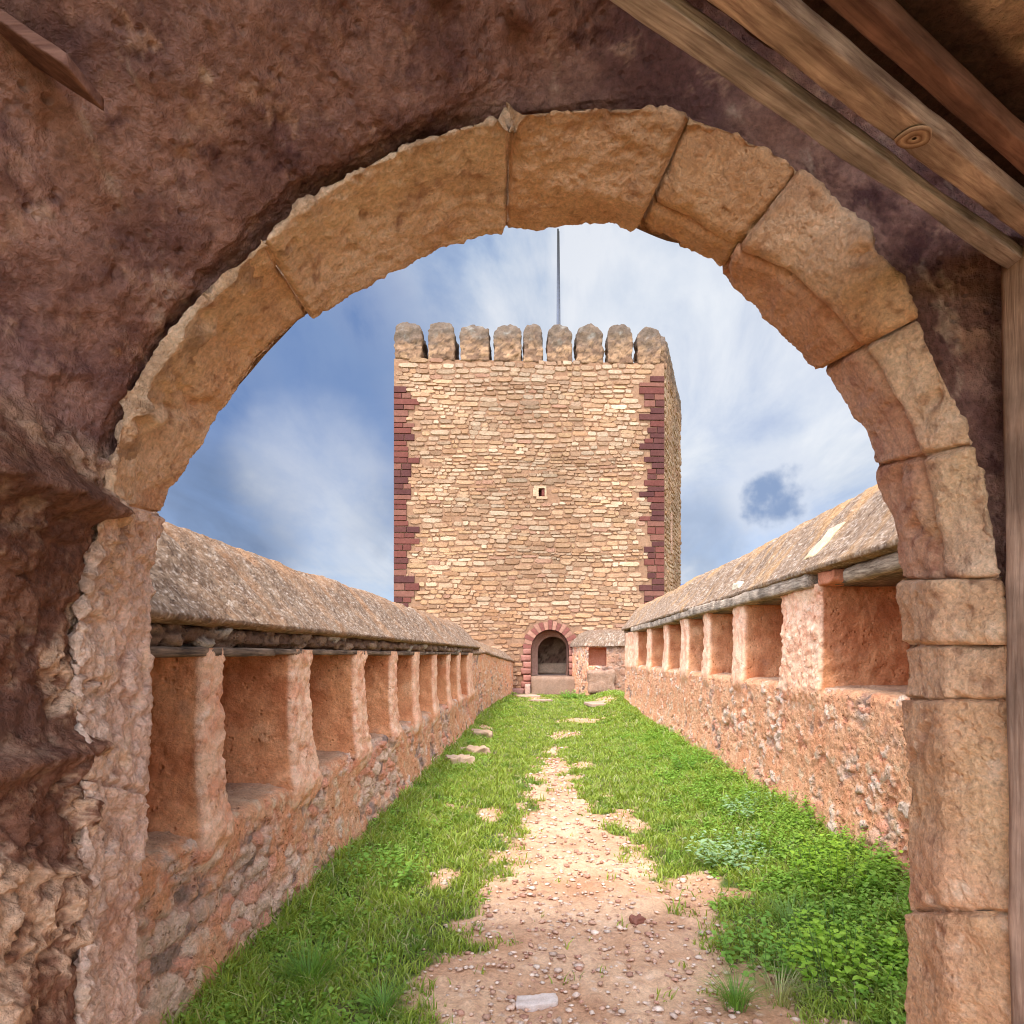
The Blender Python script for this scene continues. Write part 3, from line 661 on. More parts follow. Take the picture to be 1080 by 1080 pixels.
    pw = fp(wu, wz); fr = framed('window', pw, e, nf, ww / 2, wh / 2, np.array(lin(176, 142, 108)), (.20, .07))
    # reddish reveal block on the right inside of the window, bar in the middle
    dk = lin(120, 66, 54)
    block('reveal_stone', (pw[0] + .0, pw[1] + .02, wz - wh / 2), (pw[0] + ww / 2, pw[1] + .3, wz + wh / 2), M['red_stone'], root, dk, n=(2, 3, 3), amp=.004, rnd=.1)
    ps = np.array([*(TB + es * slu), slz]); framed('arrow_slit', ps, es, ns, .06, .75, np.array(lin(190, 150, 120)), (.12, .12))
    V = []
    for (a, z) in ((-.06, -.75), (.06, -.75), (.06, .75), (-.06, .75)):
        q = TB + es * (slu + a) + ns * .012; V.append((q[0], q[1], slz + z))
    mk('slit_shade_sheet', V, [(0, 1, 2, 3)], rock_mat('slit_dark', lin(46, 34, 30), .1, 5, 20, .2, .01), root, smooth=False)  # flat dark sheet, the shade inside the slit painted as colour
    # inner back of the window recess and of the tower room so no daylight shows through
    V = [tuple(fp(wu - .4, wz - .5, -.42)), tuple(fp(wu + .4, wz - .5, -.42)), tuple(fp(wu + .4, wz + .5, -.42)), tuple(fp(wu - .4, wz + .5, -.42))]
    mk('window_back', V, [(0, 1, 2, 3)], M['red_stone'], root, [dk] * 4, smooth=False)
    # merlons along the front and the right side
    def merlon(cx, cy, dr, no, w_, hgt, dep, seed, corner=False):
        def tp(P, size):
            t = (P[:, 2] / size[2] + 1) / 2; k = np.interp(t, [0, .74, .86, .95, 1.0], [1, .99, .84, .5, .14])
            return np.stack([P[:, 0] * k, P[:, 1] * (1 - .35 * (1 - k)), P[:, 2]], -1)
        def cf(P):
            w1, w2, wid = worley(P * np.array([3.0, 3.0, 5.5]), seed)
            c = mixc(lin(178, 138, 100), lin(126, 94, 70), wid); c = mixc(c, lin(90, 68, 52), .8 * sst(.16, 0, w2 - w1)); g = sst(ZT + hgt * .2, ZT + hgt * .8, P[:, 2] + .5 * fbm(P, 2, 3, seed + 1))
            c = mixc(c, lin(102, 86, 70), g * .85) * .84; return mixc(c, lin(140, 132, 116), .5 * sst(.2, .5, fbm(P, 3.5, 3, seed + 2)) * g)
        ctr = np.array([cx, cy]) - np.array(no) * (dep / 2 - .03)
        block('merlon', (ctr[0] - w_ / 2, ctr[1] - dep / 2, ZT - .03), (ctr[0] + w_ / 2, ctr[1] + dep / 2, ZT + hgt), M['tower_stone'], root, n=(16, 12, 24), amp=.12, sc=4.2, rnd=.05, jit=.05, rot=math.atan2(dr[1], dr[0]), seed=seed, taper=tp, smooth=False, colfn=cf)
    cen = [(433.5, 33), (467.5, 31), (502, 33), (536, 30), (562.5, 20.5), (590.5, 26), (622, 29), (654.5, 27), (685.5, 25)]
    for i, (px, wpx) in enumerate(cen):
        X = (px - 575) / FPX * 24.0; u = ux(X); q = TA + e * u
        dep = 1.9 if i < 5 else .75; side = max(0, -X) * FPX * (1 / 24 - 1 / (24 + dep)) if i < 5 else 0
        q = TA + e * ux((px - side * .18 - 575) / FPX * 24.0)
        merlon(q[0], q[1], e, nf, (wpx - side * .35) / FPX * 24.0 * .98, 1.42 + .05 * math.sin(i * 2.1), dep, 400 + i)
    for i in range(8):
        q = TB + es * (.55 + i * (Ls - .9) / 7.3 + .35); merlon(q[0], q[1], es, ns, .72, 1.4, .7, 450 + i)
    # door: ring of alternating voussoirs, jamb blocks, passage
    nV = 17; r0, r1 = ra + .0, ra + .31
    arc = mk('door_arch', *annulus(fp, uc, zs, r0 + .01, r1 - .02, nV), M['tower_mortar'], root, smooth=False)
    for i in range(nV):
        t0 = math.pi * i / nV + .012; t1 = math.pi * (i + 1) / nV - .012
        VV = []; FF = []
        ts = np.linspace(t0, t1, 4)
        for o in (-.35, .075):
            for t in ts:
                for r in (r0, r1 + .03 * ((i * 7) % 3 - 1)): VV.append(fp(uc + r * math.cos(t), zs + r * math.sin(t), o))
        for k in range(3):
            b = 8 + 2 * k; FF.append((b, b + 1, b + 3, b + 2)); FF.append((2 * k, 2 * k + 2, b + 2, b)); FF.append((2 * k + 1, b + 1, b + 3, 2 * k + 3))
        FF += [(0, 8, 9, 1), (6, 7, 15, 14)]
        c = lin(128, 76, 62) if i % 2 == 0 else lin(160, 112, 88)
        ob = mk('voussoir', np.array(VV), FF, M['red_stone'], arc_parent(arc), [np.array(c) * random.uniform(.85, 1.1)] * len(VV), smooth=False)
        reparent(ob, arc)
    zc = DOOR['z0']
    for sgn, uu in ((-1, u0), (1, u1)):
        z = ZB if sgn < 0 else DOOR['z0']; k = 0
        while z < zs - .02:
            h = min(.24, zs - z); lw = .3 if k % 2 else .38
            a, b = (uu - lw, uu) if sgn < 0 else (uu, uu + lw)
            p = fp(a, z, .07); q = fp(b, z + h, -.4)
            block('jamb_stone', (p[0], p[1], z + .005), (q[0], q[1] , z + h - .005), M['red_stone'], root, np.array(lin(160, 106, 86)) * random.uniform(.8, 1.15), n=(4, 4, 3), amp=.008, rnd=.15, seed=k, jit=.1); z += h; k += 1
    # passage behind the door: stone reveals, vault, inner arch, bench and back wall
    def tunnel(name, ua, ub, z0, zs_, o0, o1, col, mat):
        c_ = (ua + ub) / 2; r = (ub - ua) / 2
        ring = [(ua, z0)] + [(ua, z) for z in np.linspace(z0, zs_, 8)[1:-1]] + [(c_ + r * math.cos(t), zs_ + r * math.sin(t)) for t in np.linspace(math.pi, 0, 17)] + [(ub, z) for z in np.linspace(zs_, z0, 8)[1:]]
        P = np.array([[fp(u, z, o) for (u, z) in ring] for o in np.linspace(o0, o1, 10)])
        w1, w2, wid = worley(P * np.array([3, 3, 4.5]), 9); cc = mixc(np.array(col) * .75, np.array(col) * 1.15, wid); cc = mixc(np.array(lin(120, 96, 80)), cc, sst(0, .1, w2 - w1))
        mk(name, P, gfaces(10, len(ring)), mat, root, cc)
    tunnel('door_reveal', u0 + .02, u1 - .02, DOOR['z0'], zs, -.34, -1.0, lin(176, 128, 104), M['red_stone'])
    tunnel('inner_arch', u0 + .26, u1 + .06, DOOR['z0'], zs - .12, -1.0, -1.5, lin(190, 150, 126), M['red_stone'])
    def plate(name, ulo, uhi, zlo, zhi, o, hole, col):
        # wall plate with an arched hole
        ha, hb, hz = hole; c_, r = (ha + hb) / 2, (hb - ha) / 2; VV = []; FF = []
        us_ = sorted(set([ulo, uhi] + list(c_ + r * np.cos(np.linspace(math.pi, 0, 17)))))
        for a, b in zip(us_[:-1], us_[1:]):
            fa = lambda u: (hz + math.sqrt(max(0, r * r - (u - c_) ** 2))) if ha - 1e-6 <= u <= hb + 1e-6 and ha < (a + b) / 2 < hb else zlo
            i = len(VV); VV.extend([fp(a, fa(a), o), fp(b, fa(b), o), fp(b, zhi, o), fp(a, zhi, o)]); FF.append((i, i + 1, i + 2, i + 3))
        mk(name, np.array(VV), FF, M['red_stone'], root, [col] * len(VV), smooth=False)
    plate('inner_wall', u0 - .3, u1 + .5, DOOR['z0'], 2.2, -1.0, (u0 + .26, u1 + .06, zs - .12), np.array(lin(170, 130, 108)))
    # room: back wall, side walls, floor, ceiling
    P = np.array([[fp(u, z, -3.3) for z in np.linspace(-1.2, 2.6, 40)] for u in np.linspace(u0 - 1.2, u1 + 1.4, 60)]); w1, w2, wid = worley(P * np.array([2.6, 2.6, 5]), 5)
    P[..., 1] -= .05 * sst(0, .2, w2 - w1); mk('room_back_wall', P, gfaces(60, 40), M['red_stone'], root, mixc(lin(120, 88, 72), mixc(lin(170, 124, 100), lin(200, 160, 128), wid), sst(0, .1, w2 - w1)))
    for nm, q in (('room_floor', [(u0 - 1.2, DOOR['z0'], -.3), (u1 + 1.4, DOOR['z0'], -.3), (u1 + 1.4, DOOR['z0'], -3.3), (u0 - 1.2, DOOR['z0'], -3.3)]),
                  ('room_ceiling', [(u0 - 1.2, 2.3, -.3), (u1 + 1.4, 2.3, -.3), (u1 + 1.4, 2.3, -3.3), (u0 - 1.2, 2.3, -3.3)]),
                  ('room_side_wall', [(u0 - 1.2, -1.2, -.3), (u0 - 1.2, 2.6, -.3), (u0 - 1.2, 2.6, -3.3), (u0 - 1.2, -1.2, -3.3)]),
                  ('room_side_wall', [(u1 + 1.4, -1.2, -.3), (u1 + 1.4, 2.6, -.3), (u1 + 1.4, 2.6, -3.3), (u1 + 1.4, -1.2, -3.3)])):
        mk(nm, np.array([fp(*t) for t in q]), [(0, 1, 2, 3)], M['red_stone'], root, [lin(168, 140, 118)] * 4, smooth=False)
    p = fp(u0 + .3, 0, -2.3)
    block('stone_bench', (p[0], p[1], DOOR['z0']), (p[0] + 2.0, p[1] + .7, DOOR['z0'] + .42), M['red_stone'], root, lin(214, 176, 140), n=(8, 4, 4), amp=.02, rnd=.2)
    # doorstep blocks
    p = fp(u0 - .02, 0, .45)
    block('doorstep', (p[0], p[1], -1.6), (p[0] + 1.62, p[1] + .44, DOOR['z0'] - .01), M['red_stone'], root, lin(154, 122, 96), n=(14, 6, 6), amp=.02, sc=4, rnd=.12, seed=8)
    block('doorstep', (p[0] - .22, p[1] - .12, -1.6), (p[0] - .02, p[1] + .3, DOOR['z0'] - .28), M['red_stone'], root, lin(190, 150, 126), n=(4, 5, 6), amp=.02, sc=5, rnd=.2, seed=9)
    block('doorstep', (p[0] - .75, p[1] + .05, -1.6), (p[0] - .25, p[1] + .42, -1.22), M['red_stone'], root, lin(150, 108, 92), n=(6, 5, 6), amp=.02, sc=5, rnd=.2, seed=10)
def annulus(fp, uc, zs, r0, r1, n):
    V = []; F = []
    ts = np.linspace(0, math.pi, 2 * n + 1)
    for t in ts:
        for r in (r0, r1): V.append(fp(uc + r * math.cos(t), zs + r * math.sin(t), .05))
    for k in range(2 * n): F.append((2 * k, 2 * k + 1, 2 * k + 3, 2 * k + 2))
    return np.array(V), F
def arc_parent(a): return a.parent
def reparent(o, new):
    wl = o.parent.location + o.location; o.parent = new; o.location = wl - (new.parent.location + new.location)
build_tower()
def mast():
    root = empty('lightning_rod', (.45, 27, ZT), label='tall thin metal lightning rod standing on top of the tower', cat='lightning rod')
    def rod(name, x, y, z0, z1, r0, r1, lean=0):
        ns = 8; V = []; 
        for z, r in ((z0, r0), ((z0 + z1) / 2, (r0 + r1) / 2), (z1, r1)):
            for k in range(ns): V.append((x + lean * (z - z0) + r * math.cos(k * 2 * math.pi / ns), y + r * math.sin(k * 2 * math.pi / ns), z))
        V.append((x + lean * (z1 - z0), y, z1 + .02)); F = [tuple(q) for q in gfaces(3, ns, cv=True)] + [(16 + k, 16 + (k + 1) % 8, 24) for k in range(8)]
        mk(name, V, F, M['metal'], root)
    rod('pole', .52, 27, ZT - .1, 17.3, .075, .035)
    rod('down_conductor', .64, 27, ZT - .1, 17.2, .02, .02, -.012)
mast()

# small block beside the door, right
def bastion():
    root = empty('bastion', (1.9, 22, -1.4), label='low rendered bastion with one square reddish niche, right of the tower door', cat='bastion')
    # walls as a swept outline: left flank then the front
    out = polyline([(.93, 24.3), (1.36, 21.6), (1.45, 21.5), (2.9, 21.45)], 260); zz = np.linspace(-1.75, .34, 110)
    U, Zi = np.meshgrid(np.arange(260), np.arange(110), indexing='ij')
    P = np.stack([out[U, 0], out[U, 1], zz[Zi]], -1); n = gnormal(P)
    n = np.where(n[..., 1:2] > 0, -n, n)
    h, col = rubble_surface(P, n, 501, .02, .05, (4, 4, 6)); 
    br = sst(1.7, 2.1, P[..., 0]); col = mixc(col, mixc(lin(150, 112, 88), lin(120, 88, 70), sst(-.3, .3, fbm(P, 4, 4, 3))), br * .75)
    P = P + n * h[..., None]
    F = gfaces(260, 110); c = P.reshape(-1, 3)[F].mean(1)
    hole = (c[:, 1] < 21.75) & (c[:, 0] > 1.42) & (c[:, 0] < 1.98) & (c[:, 2] > -.36) & (c[:, 2] < .22)
    mk('rendered_face', P, F[~hole], M['rubble'], root, col)
    # niche box
    x0, x1, z0, z1, y0, y1 = 1.40, 2.0, -.38, .24, 21.50, 22.1
    V = [(x0, y0, z0), (x1, y0, z0), (x1, y0, z1), (x0, y0, z1), (x0, y1, z0), (x1, y1, z0), (x1, y1, z1), (x0, y1, z1)]
    mk('niche', V, [(4, 5, 6, 7), (0, 1, 5, 4), (3, 7, 6, 2), (0, 4, 7, 3), (1, 2, 6, 5)], M['render'], root, [lin(206, 142, 106)] * 8, smooth=False)
    # rounded coping
    out = polyline([(.86, 24.3), (1.28, 21.6), (1.5, 21.38), (2.95, 21.35)], 160); cx = polyline([(1.6, 24.3), (2.0, 22.6), (2.2, 22.3), (3.0, 22.1)], 160)
    T = np.linspace(0, 1, 30); prof = .26 + .58 * np.sin(T * math.pi / 2) ** .65
    U, Ti = np.meshgrid(np.arange(160), np.arange(30), indexing='ij')
    P = np.stack([out[U, 0] * (1 - T[Ti]) + cx[U, 0] * T[Ti], out[U, 1] * (1 - T[Ti]) + cx[U, 1] * T[Ti], prof[Ti]], -1)
    n = gnormal(P); n = np.where(n[..., 2:3] < 0, -n, n); h, col = roof_fn(520, .2, .9, lin(140, 104, 78))(P, n, None, None); col = col * .8; P = P + n * (h * 2.6)[..., None]
    mk('coping', P, gfaces(160, 30), M['roof'], root, col)
    block('ledge_stone', (1.36, 21.25, -1.25), (2.25, 21.7, -.52), M['rubble'], root, lin(170, 132, 104), n=(10, 6, 8), amp=.04, sc=4, rnd=.3, jit=.2, seed=4)
bastion()

# ------------------------------------------------------------------ gate arch around the viewer's opening
PAIRS = [  # inner edge, outer edge (photo pixels), crease fraction, crease depth fraction
 (143, 1500, 76, 1500, .5, .5), (146, 1080, 80, 1080, .5, .5), (150, 930, 88, 905, .5, .5), (160, 840, 88, 822, .5, .5), (160, 745, 78, 735, .5, .5),
 (152, 690, 78, 672, .5, .5), (157, 630, 90, 612, .5, .5), (170, 560, 107, 545, .5, .5), (182, 522, 116, 495, .5, .5), (200, 490, 126, 455, .5, .5),
 (240, 435, 152, 396, .5, .5), (280, 385, 197, 330, .5, .5), (320, 343, 262, 270, .5, .5), (350, 325, 315, 218, .5, .5), (390, 303, 370, 183, .5, .5),
 (435, 275, 425, 155, .5, .5), (490, 256, 488, 133, .5, .5), (540, 246, 545, 120, .45, .5), (600, 238, 625, 112, .3, .45), (645, 238, 700, 112, .22, .4),
 (705, 263, 770, 135, .2, .45), (750, 276, 830, 165, .12, .45), (800, 320, 895, 222, .30, .55), (845, 365, 950, 295, .36, .6), (885, 415, 985, 375, .40, .65),
 (912, 465, 1015, 437, .42, .65), (927, 522, 1038, 500, .40, .65), (941, 572, 1050, 562, .36, .6), (950, 640, 1062, 640, .35, .6), (952, 740, 1066, 740, .35, .6),
 (955, 865, 1070, 865, .35, .6), (957, 1080, 1074, 1080, .35, .6), (960, 1500, 1080, 1500, .35, .6)]
DA, DB = 1.95, 1.60
def ring_at(t):
    T = np.array(PAIRS, float); i = np.arange(len(T)); v = np.stack([np.interp(t, i, T[:, k]) for k in range(6)], -1)
    m, dm = v[..., 4], v[..., 5]
    pm = np.stack([v[..., 0] + (v[..., 2] - v[..., 0]) * m, v[..., 1] + (v[..., 3] - v[..., 1]) * m], -1)
    dM = DA + (DB - DA) * dm
    def un(px, py, d): return np.stack([(px - 575) / FPX * d, d + 0 * px, (690 - py) / FPX * d], -1)
    return un(v[..., 0], v[..., 1], DA + 0 * m), un(pm[..., 0], pm[..., 1], dM), un(v[..., 2], v[..., 3], DB + 0 * m)
# joints measured along the same index
JOINTS = [0, 3.0, 7.4, 12.3, 16.9, 19.4, 21.2, 23.5, 25.5, 27.6, 28.4, 28.98, 30.45, 31.2, 32]
BLOCK_LABEL = {6: 'long tooled voussoir on the left haunch of the arch'}
def build_arch():
    root = empty('gate_arch', (.3, 1.8, -1.6), label='round arch of big worn pinkish sandstone blocks framing the view of the tower', cat='stone arch')
    for bi, (t0, t1) in enumerate(zip(JOINTS[:-1], JOINTS[1:])):
        leftside = t1 <= 12.5
        Af, _, _ = ring_at(np.linspace(t0, t1, 60)); length = np.linalg.norm(np.diff(Af, axis=0), axis=1).sum()
        nu = int(np.clip(length / 0.0055, 30, 260)); tt = np.linspace(t0, t1, nu)
        A, Mm, B = ring_at(tt)
        axis = np.array([.02, 0, .0]); rad = B - np.array([.0, 0, -.2]); rad[:, 1] = 0; rad[:, 2] = np.where(B[:, 2] < -.05, rad[:, 2] * 0, rad[:, 2]); rad /= np.linalg.norm(rad, axis=1, keepdims=True)
        back = A + rad * .30 + np.array([0, .02, 0]); backn = B + rad * .035 + np.array([0, .13, 0])
        ctrl = np.stack([back, A, Mm, B, backn], 1)    # nu,5,3
        cnt = [8, 30, 36, 12]; cols = []
        for k in range(4):
            s = np.linspace(0, 1, cnt[k], endpoint=(k == 3))[None, :, None]; cols.append(ctrl[:, k:k + 1] * (1 - s) + ctrl[:, k + 1:k + 2] * s)
        P = np.concatenate(cols, 1); nv = P.shape[1]
        # soften the crease lines
        for _ in range(2): P[:, 1:-1] = .5 * P[:, 1:-1] + .25 * (P[:, :-2] + P[:, 2:])
        n = gnormal(P); ctrp = P.mean((0, 1)) + np.concatenate([rad.mean(0)[:1] * .12, [0.1], rad.mean(0)[2:] * .12])
        if ((P - ctrp) * n).sum() < 0: n = -n
        sd = 600 + bi * 7; u = np.linspace(0, 1, nu)[:, None] * length
        wob = .012 * fbm(P * 1.0, 7, 2, sd); e = np.minimum(u + wob, length - u + wob)
        edge = sst(.011, .0, e) * .8 + .55 * sst(.05, 0, e) * sst(.1, .6, fbm(P, 7, 3, sd + 3))
        v1, v2, vid = worley((P + .02 * fbm(P, 12, 2, sd + 40)[..., None]) * 40, sd)
        pit = sst(.5, .15, v1) * (vid > .62) * sst(.0, .35, fbm(P, 4.5, 2, sd + 5) + (.35 if bi in (11, 13) else -.12))
        h = .022 * fbm(P, 3.2, 3, sd) + .018 * fbm(P, 10, 5, sd + 1, .68) + .005 * fbm(P, 42, 3, sd + 13, .7) - .028 * edge - .009 * pit + .010 * math.sin(bi * 2.3)
        erode = sst(.25, .55, fbm(P, 5.5, 3, sd + 11, .6)); h = h - .028 * erode
        kcol = np.arange(nv)[None, :] / nv; h = h + .028 * edge * (1 - sst(.06, .12, kcol) * sst(.90, .8, kcol))
        outer = sst(.72, .95, kcol) * sst(.98, .8, kcol * 0 + .5 + 0 * kcol)
        h = h + (.03 if not leftside else .022) * outer * fbm(P, 10, 4, sd + 8, .65)
        if leftside and t1 <= 7.5:    # the broken left jamb
            w1, w2, wid = worley((P + .03 * np.stack([fbm(P, 9, 2, 910 + q) for q in range(3)], -1)) * np.array([16, 16, 9]), 900)
            h = h + .022 * ((wid - .5) * sst(0, .12, w2 - w1)) * (.4 + .9 * sst(.3, .7, kcol)) + .03 * fbm(P * np.array([1, 1, .6]), 9, 4, 6, .7) + .014 * fbm(P, 30, 3, 4)
        if t0 > 19 and t1 < 28: h = h - .030 * np.exp(-((kcol - .445) / .035) ** 2) + .012 * sst(.47, .55, kcol) * sst(.9, .7, kcol)
        tool = np.sin((P[..., 1] * 150 + 6 * fbm(P, 3, 2, sd)) * 1.0) * sst(.62, .3, kcol) * .0012
        P = P + n * (h + tool)[..., None]
        pal = [lin(246, 206, 168), lin(240, 198, 154), lin(238, 190, 144), lin(248, 210, 172)]
        if t0 >= 27: pal = [lin(244, 194, 142), lin(238, 184, 134), lin(244, 196, 150), lin(236, 182, 136)]
        if leftside and t1 <= 7.5: pal = [lin(246, 210, 182)] * 4
        base = mixc(np.array(pal[bi % 4]), np.array(pal[(bi + 1) % 4]) * .92, sst(-.4, .4, fbm(P, 2.6, 4, sd + 2)))
        base = mixc(base, lin(186, 122, 80), .45 * sst(.05, .5, fbm(P, 4, 4, sd + 4, .6)) ); base = mixc(base, lin(150, 96, 66), .55 * sst(.15, .5, fbm(P, 10, 5, sd + 24, .7)))
        base = mixc(base, lin(246, 208, 168), .75 * sst(.1, .45, fbm(P, 9, 5, sd + 6, .7))); base = mixc(base, lin(132, 84, 58), .6 * sst(.22, .5, fbm(P, 16, 4, sd + 26, .7)))
        base = mixc(base, lin(190, 104, 80), .5 * sst(.62, .35, kcol + .2 * fbm(P, 5, 2, sd)) * (0.9 if 20 <= t0 <= 27 else .25))
        if 15 <= t0 <= 22: base = mixc(base, lin(218, 154, 96), .3 * np.ones_like(h))
        base = mixc(base, lin(120, 78, 56), .55 * outer * sst(-.1, .4, fbm(P, 7, 3, sd + 9)))
        mk('voussoir' if 7.3 < t0 < 27.5 else 'jamb_block', P, gfaces(nu, nv), M['ashlar'], root, base)
    # outer face of the gate wall, towards the tower
    tt = np.linspace(0, 32, 200); A, _, B = ring_at(tt)
    rad = B.copy(); rad[:, 1] = 0; rad[:, 2] += .2; low = B[:, 2] < -.05; rad[low, 2] = 0; rad /= np.linalg.norm(rad, axis=1, keepdims=True)
    S_ = np.r_[.03, .08, .2, .4, .62][:, None, None]
    P = A[None] + rad[None] * S_ + np.array([0, .012, 0]); P[..., 1] += .02 * fbm(P, 4, 2, 9)
    mk('outer_face', P, gfaces(5, 200), M['rubble'], root, np.tile(lin(190, 150, 118), (1000, 1)))
build_arch()

# ------------------------------------------------------------------ passage vault round the camera
def build_vault():
    tt = np.r_[np.linspace(0, 8, 230), np.linspace(8, 24, 420)[1:], np.linspace(24, 32, 120)[1:]]
    A, _, B = ring_at(tt)
    rad = B - np.array([0.05, 0, -.3]); rad[:, 1] = 0
    lowf = sst(.25, -.1, B[:, 2]); rad[:, 2] *= (1 - lowf); rad /= np.linalg.norm(rad, axis=1, keepdims=True)
    # how far right along the arch: 0 left, 1 right
    r = sst(15, 22, tt); low = sst(8.6, 7.6, tt)          # low: the wall under the springing ledge on the left
    #        depth:   1.64  1.56  1.45 1.2  0.9  0.4  0 -.6 -1.0
    dep = np.array([1.76, 1.67, 1.59, 1.42, 1.18, .85, .5, .1, -.4])
    oL = np.array([.075, .048, .050, .16, .30, .42, .5, .55, .6])     # flared vault, left
    oLow = np.array([.06, .035, .012, .0, .02, .06, .12, .18, .25])    # side wall, lower left
    oR = np.array([.0, .10, .40, .55, .60, .65, .7, .75, .8])    # flat spandrel, right
    dR = np.array([1.66, 1.655, 1.65, 1.50, 1.2, .85, .5, .1, -.4])
    n = 260; s = np.linspace(0, 8, n) ** 1.0; s = 8 * (np.linspace(0, 1, n) ** 1.25)
    I = np.arange(9); f = lambda a: np.interp(s, I, a)
    O = (f(oL)[None] * (1 - low[:, None]) + f(oLow)[None] * low[:, None]) * (1 - r[:, None]) + f(oR)[None] * r[:, None]
    D = f(dep)[None] * (1 - r[:, None]) + f(dR)[None] * r[:, None]
    P = B[:, None, :] + rad[:, None, :] * O[..., None]; P[..., 1] = D
    nn = gnormal(P); 
    inward = -rad[:, None, :] + np.array([0, -.8, 0]); sg = np.sign((nn * inward).sum(-1, keepdims=True)); nn = nn * np.where(sg == 0, 1, sg)
    w1, w2, wid = worley((P + .05 * np.stack([fbm(P, 7, 3, 44 + q) for q in range(3)], -1)) * np.array([7, 7, 7]), 41)
    h = .030 * fbm(P, 2.3, 3, 50) + .028 * fbm(P, 7, 5, 51, .68) + .008 * fbm(P, 26, 3, 52)
    gouge = sst(.5, .75, fbm(P * np.array([1.4, 3.0, .8]), 4.2, 3, 53)); h = h - .03 * gouge
    lump = sst(.45, .8, fbm(P * np.array([1.2, 1, 2.2]), 4.5, 2, 57)); h = h + .035 * lump
    s_in = np.clip(s / .9, 0, 1)[None]; h = h + (.030 * fbm(P, 13, 5, 55, .7) + .0) * (1 - s_in) * (1 - .4 * r[:, None])
    lw = low[:, None]; k1, k2, kid = worley((P + .02 * np.stack([fbm(P, 15, 2, 144 + q) for q in range(3)], -1)) * np.array([24, 24, 20]), 141); h = h + lw * (.042 * (kid - .5) * sst(0, .08, k2 - k1) + .025 * fbm(P, 24, 4, 59, .75) + .035 * (sst(0, .2, w2 - w1) * (.2 + wid) - .5) + .022 * fbm(P * np.array([1, .8, 1]), 8, 5, 58, .7))
    rough = sst(-.15, .25, fbm(P, 2.6, 3, 171) + .55 * (1 - s[None] / 2.6)); h = h * (1 - lw * (1 - rough) * .65)
    h = h * (.22 + .78 * sst(.2, 2.2, s)[None]) + lw * .012 * fbm(P, 16, 4, 173, .7)
    ledge = np.exp(-((P[..., 2] - .36) / .035) ** 2) * sst(15, 12, tt)[:, None]; h = h + .06 * ledge * s_in + .05 * np.exp(-((P[..., 2] + .24 + .04 * fbm(P, 3, 2, 181)) / .03) ** 2) * lw * s_in
    P = P + nn * h[..., None]
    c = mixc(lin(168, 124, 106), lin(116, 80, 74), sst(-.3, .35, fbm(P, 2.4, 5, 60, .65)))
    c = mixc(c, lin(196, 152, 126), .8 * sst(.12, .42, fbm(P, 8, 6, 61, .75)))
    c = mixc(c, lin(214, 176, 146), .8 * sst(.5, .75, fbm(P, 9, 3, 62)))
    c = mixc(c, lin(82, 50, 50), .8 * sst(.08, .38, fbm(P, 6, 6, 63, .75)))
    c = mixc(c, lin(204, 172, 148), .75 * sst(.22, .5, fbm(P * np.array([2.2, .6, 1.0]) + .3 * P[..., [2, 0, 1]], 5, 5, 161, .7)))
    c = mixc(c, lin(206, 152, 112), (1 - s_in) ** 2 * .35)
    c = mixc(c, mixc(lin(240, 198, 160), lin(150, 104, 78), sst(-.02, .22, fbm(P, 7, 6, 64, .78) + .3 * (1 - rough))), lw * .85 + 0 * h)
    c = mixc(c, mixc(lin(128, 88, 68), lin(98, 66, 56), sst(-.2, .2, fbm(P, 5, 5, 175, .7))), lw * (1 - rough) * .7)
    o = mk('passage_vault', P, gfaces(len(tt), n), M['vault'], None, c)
    tag(o, 'dark brown roughly plastered vault and side wall of the gate passage', cat='vault')
build_vault()
def add_leak_slab():
    # unseen slab added over the passage to stop light leaking into the vault
    o = block('leak_slab', (-2.0, -.45, 1.92), (2.2, 1.98, 2.05), M['rubble'], None, lin(150, 120, 96), n=(20, 12, 4), amp=.03, rnd=.1)
    tag(o, 'unseen slab added over the gate passage to block light leaks', cat='light blocker')
add_leak_slab()

# ceiling boards and beams of the door recess, upper right
BD = np.array([.841, .541]); BN = np.array([.541, -.841]); BP = np.array([.085, .913])
def beam(name, q0, q1, z0, z1, a0, a1, mat, label, seed, knots=(), amp=.006, grp=None):
    n = (90, 12, 8)
    ob = block(name, (a0, q0, z0), (a1, q1, z1), mat, None, n=n, amp=amp, sc=3.2, rnd=.10, jit=.03, seed=seed)
    # block() built it axis-aligned about its centre: turn it into the beam direction
    me = ob.data; ang = math.atan2(BD[1], BD[0]); cx, cq = (a0 + a1) / 2, (q0 + q1) / 2
    ctr = BP + BD * cx + BN * cq
    co = np.empty(len(me.vertices) * 3, np.float32); me.vertices.foreach_get('co', co); co = co.reshape(-1, 3)
    co[:, 1] *= -1
    # knots: a raised ring with a hollow
    for (ka, kq, kr) in knots:
        dx = (co[:, 0] - (ka - cx)); dq = (-co[:, 1] - (kq - cq)); rr_ = np.sqrt(dx ** 2 + (dq * 1.3) ** 2) / kr
        co[:, 2] += np.where(co[:, 2] < (z1 - z0) * .3, -.012 * np.exp(-((rr_ - .9) / .25) ** 2) + .008 * np.exp(-(rr_ / .5) ** 2), 0)
    me.vertices.foreach_set('co', co.ravel()); me.flip_normals(); me.update()
    ob.location = (ctr[0], ctr[1], ob.location.z); ob.rotation_euler = (0, 0, ang)
    tag(ob, label, 'timber beam', grp)
    return ob
G = 'timbers over the door recess'
beam('timber_beam', 0.0, .04, .90, .925, -.25, 1.27, M['beam_a'], 'dusty thin timber nearest the arch, its end on the door post', 61, grp=G)
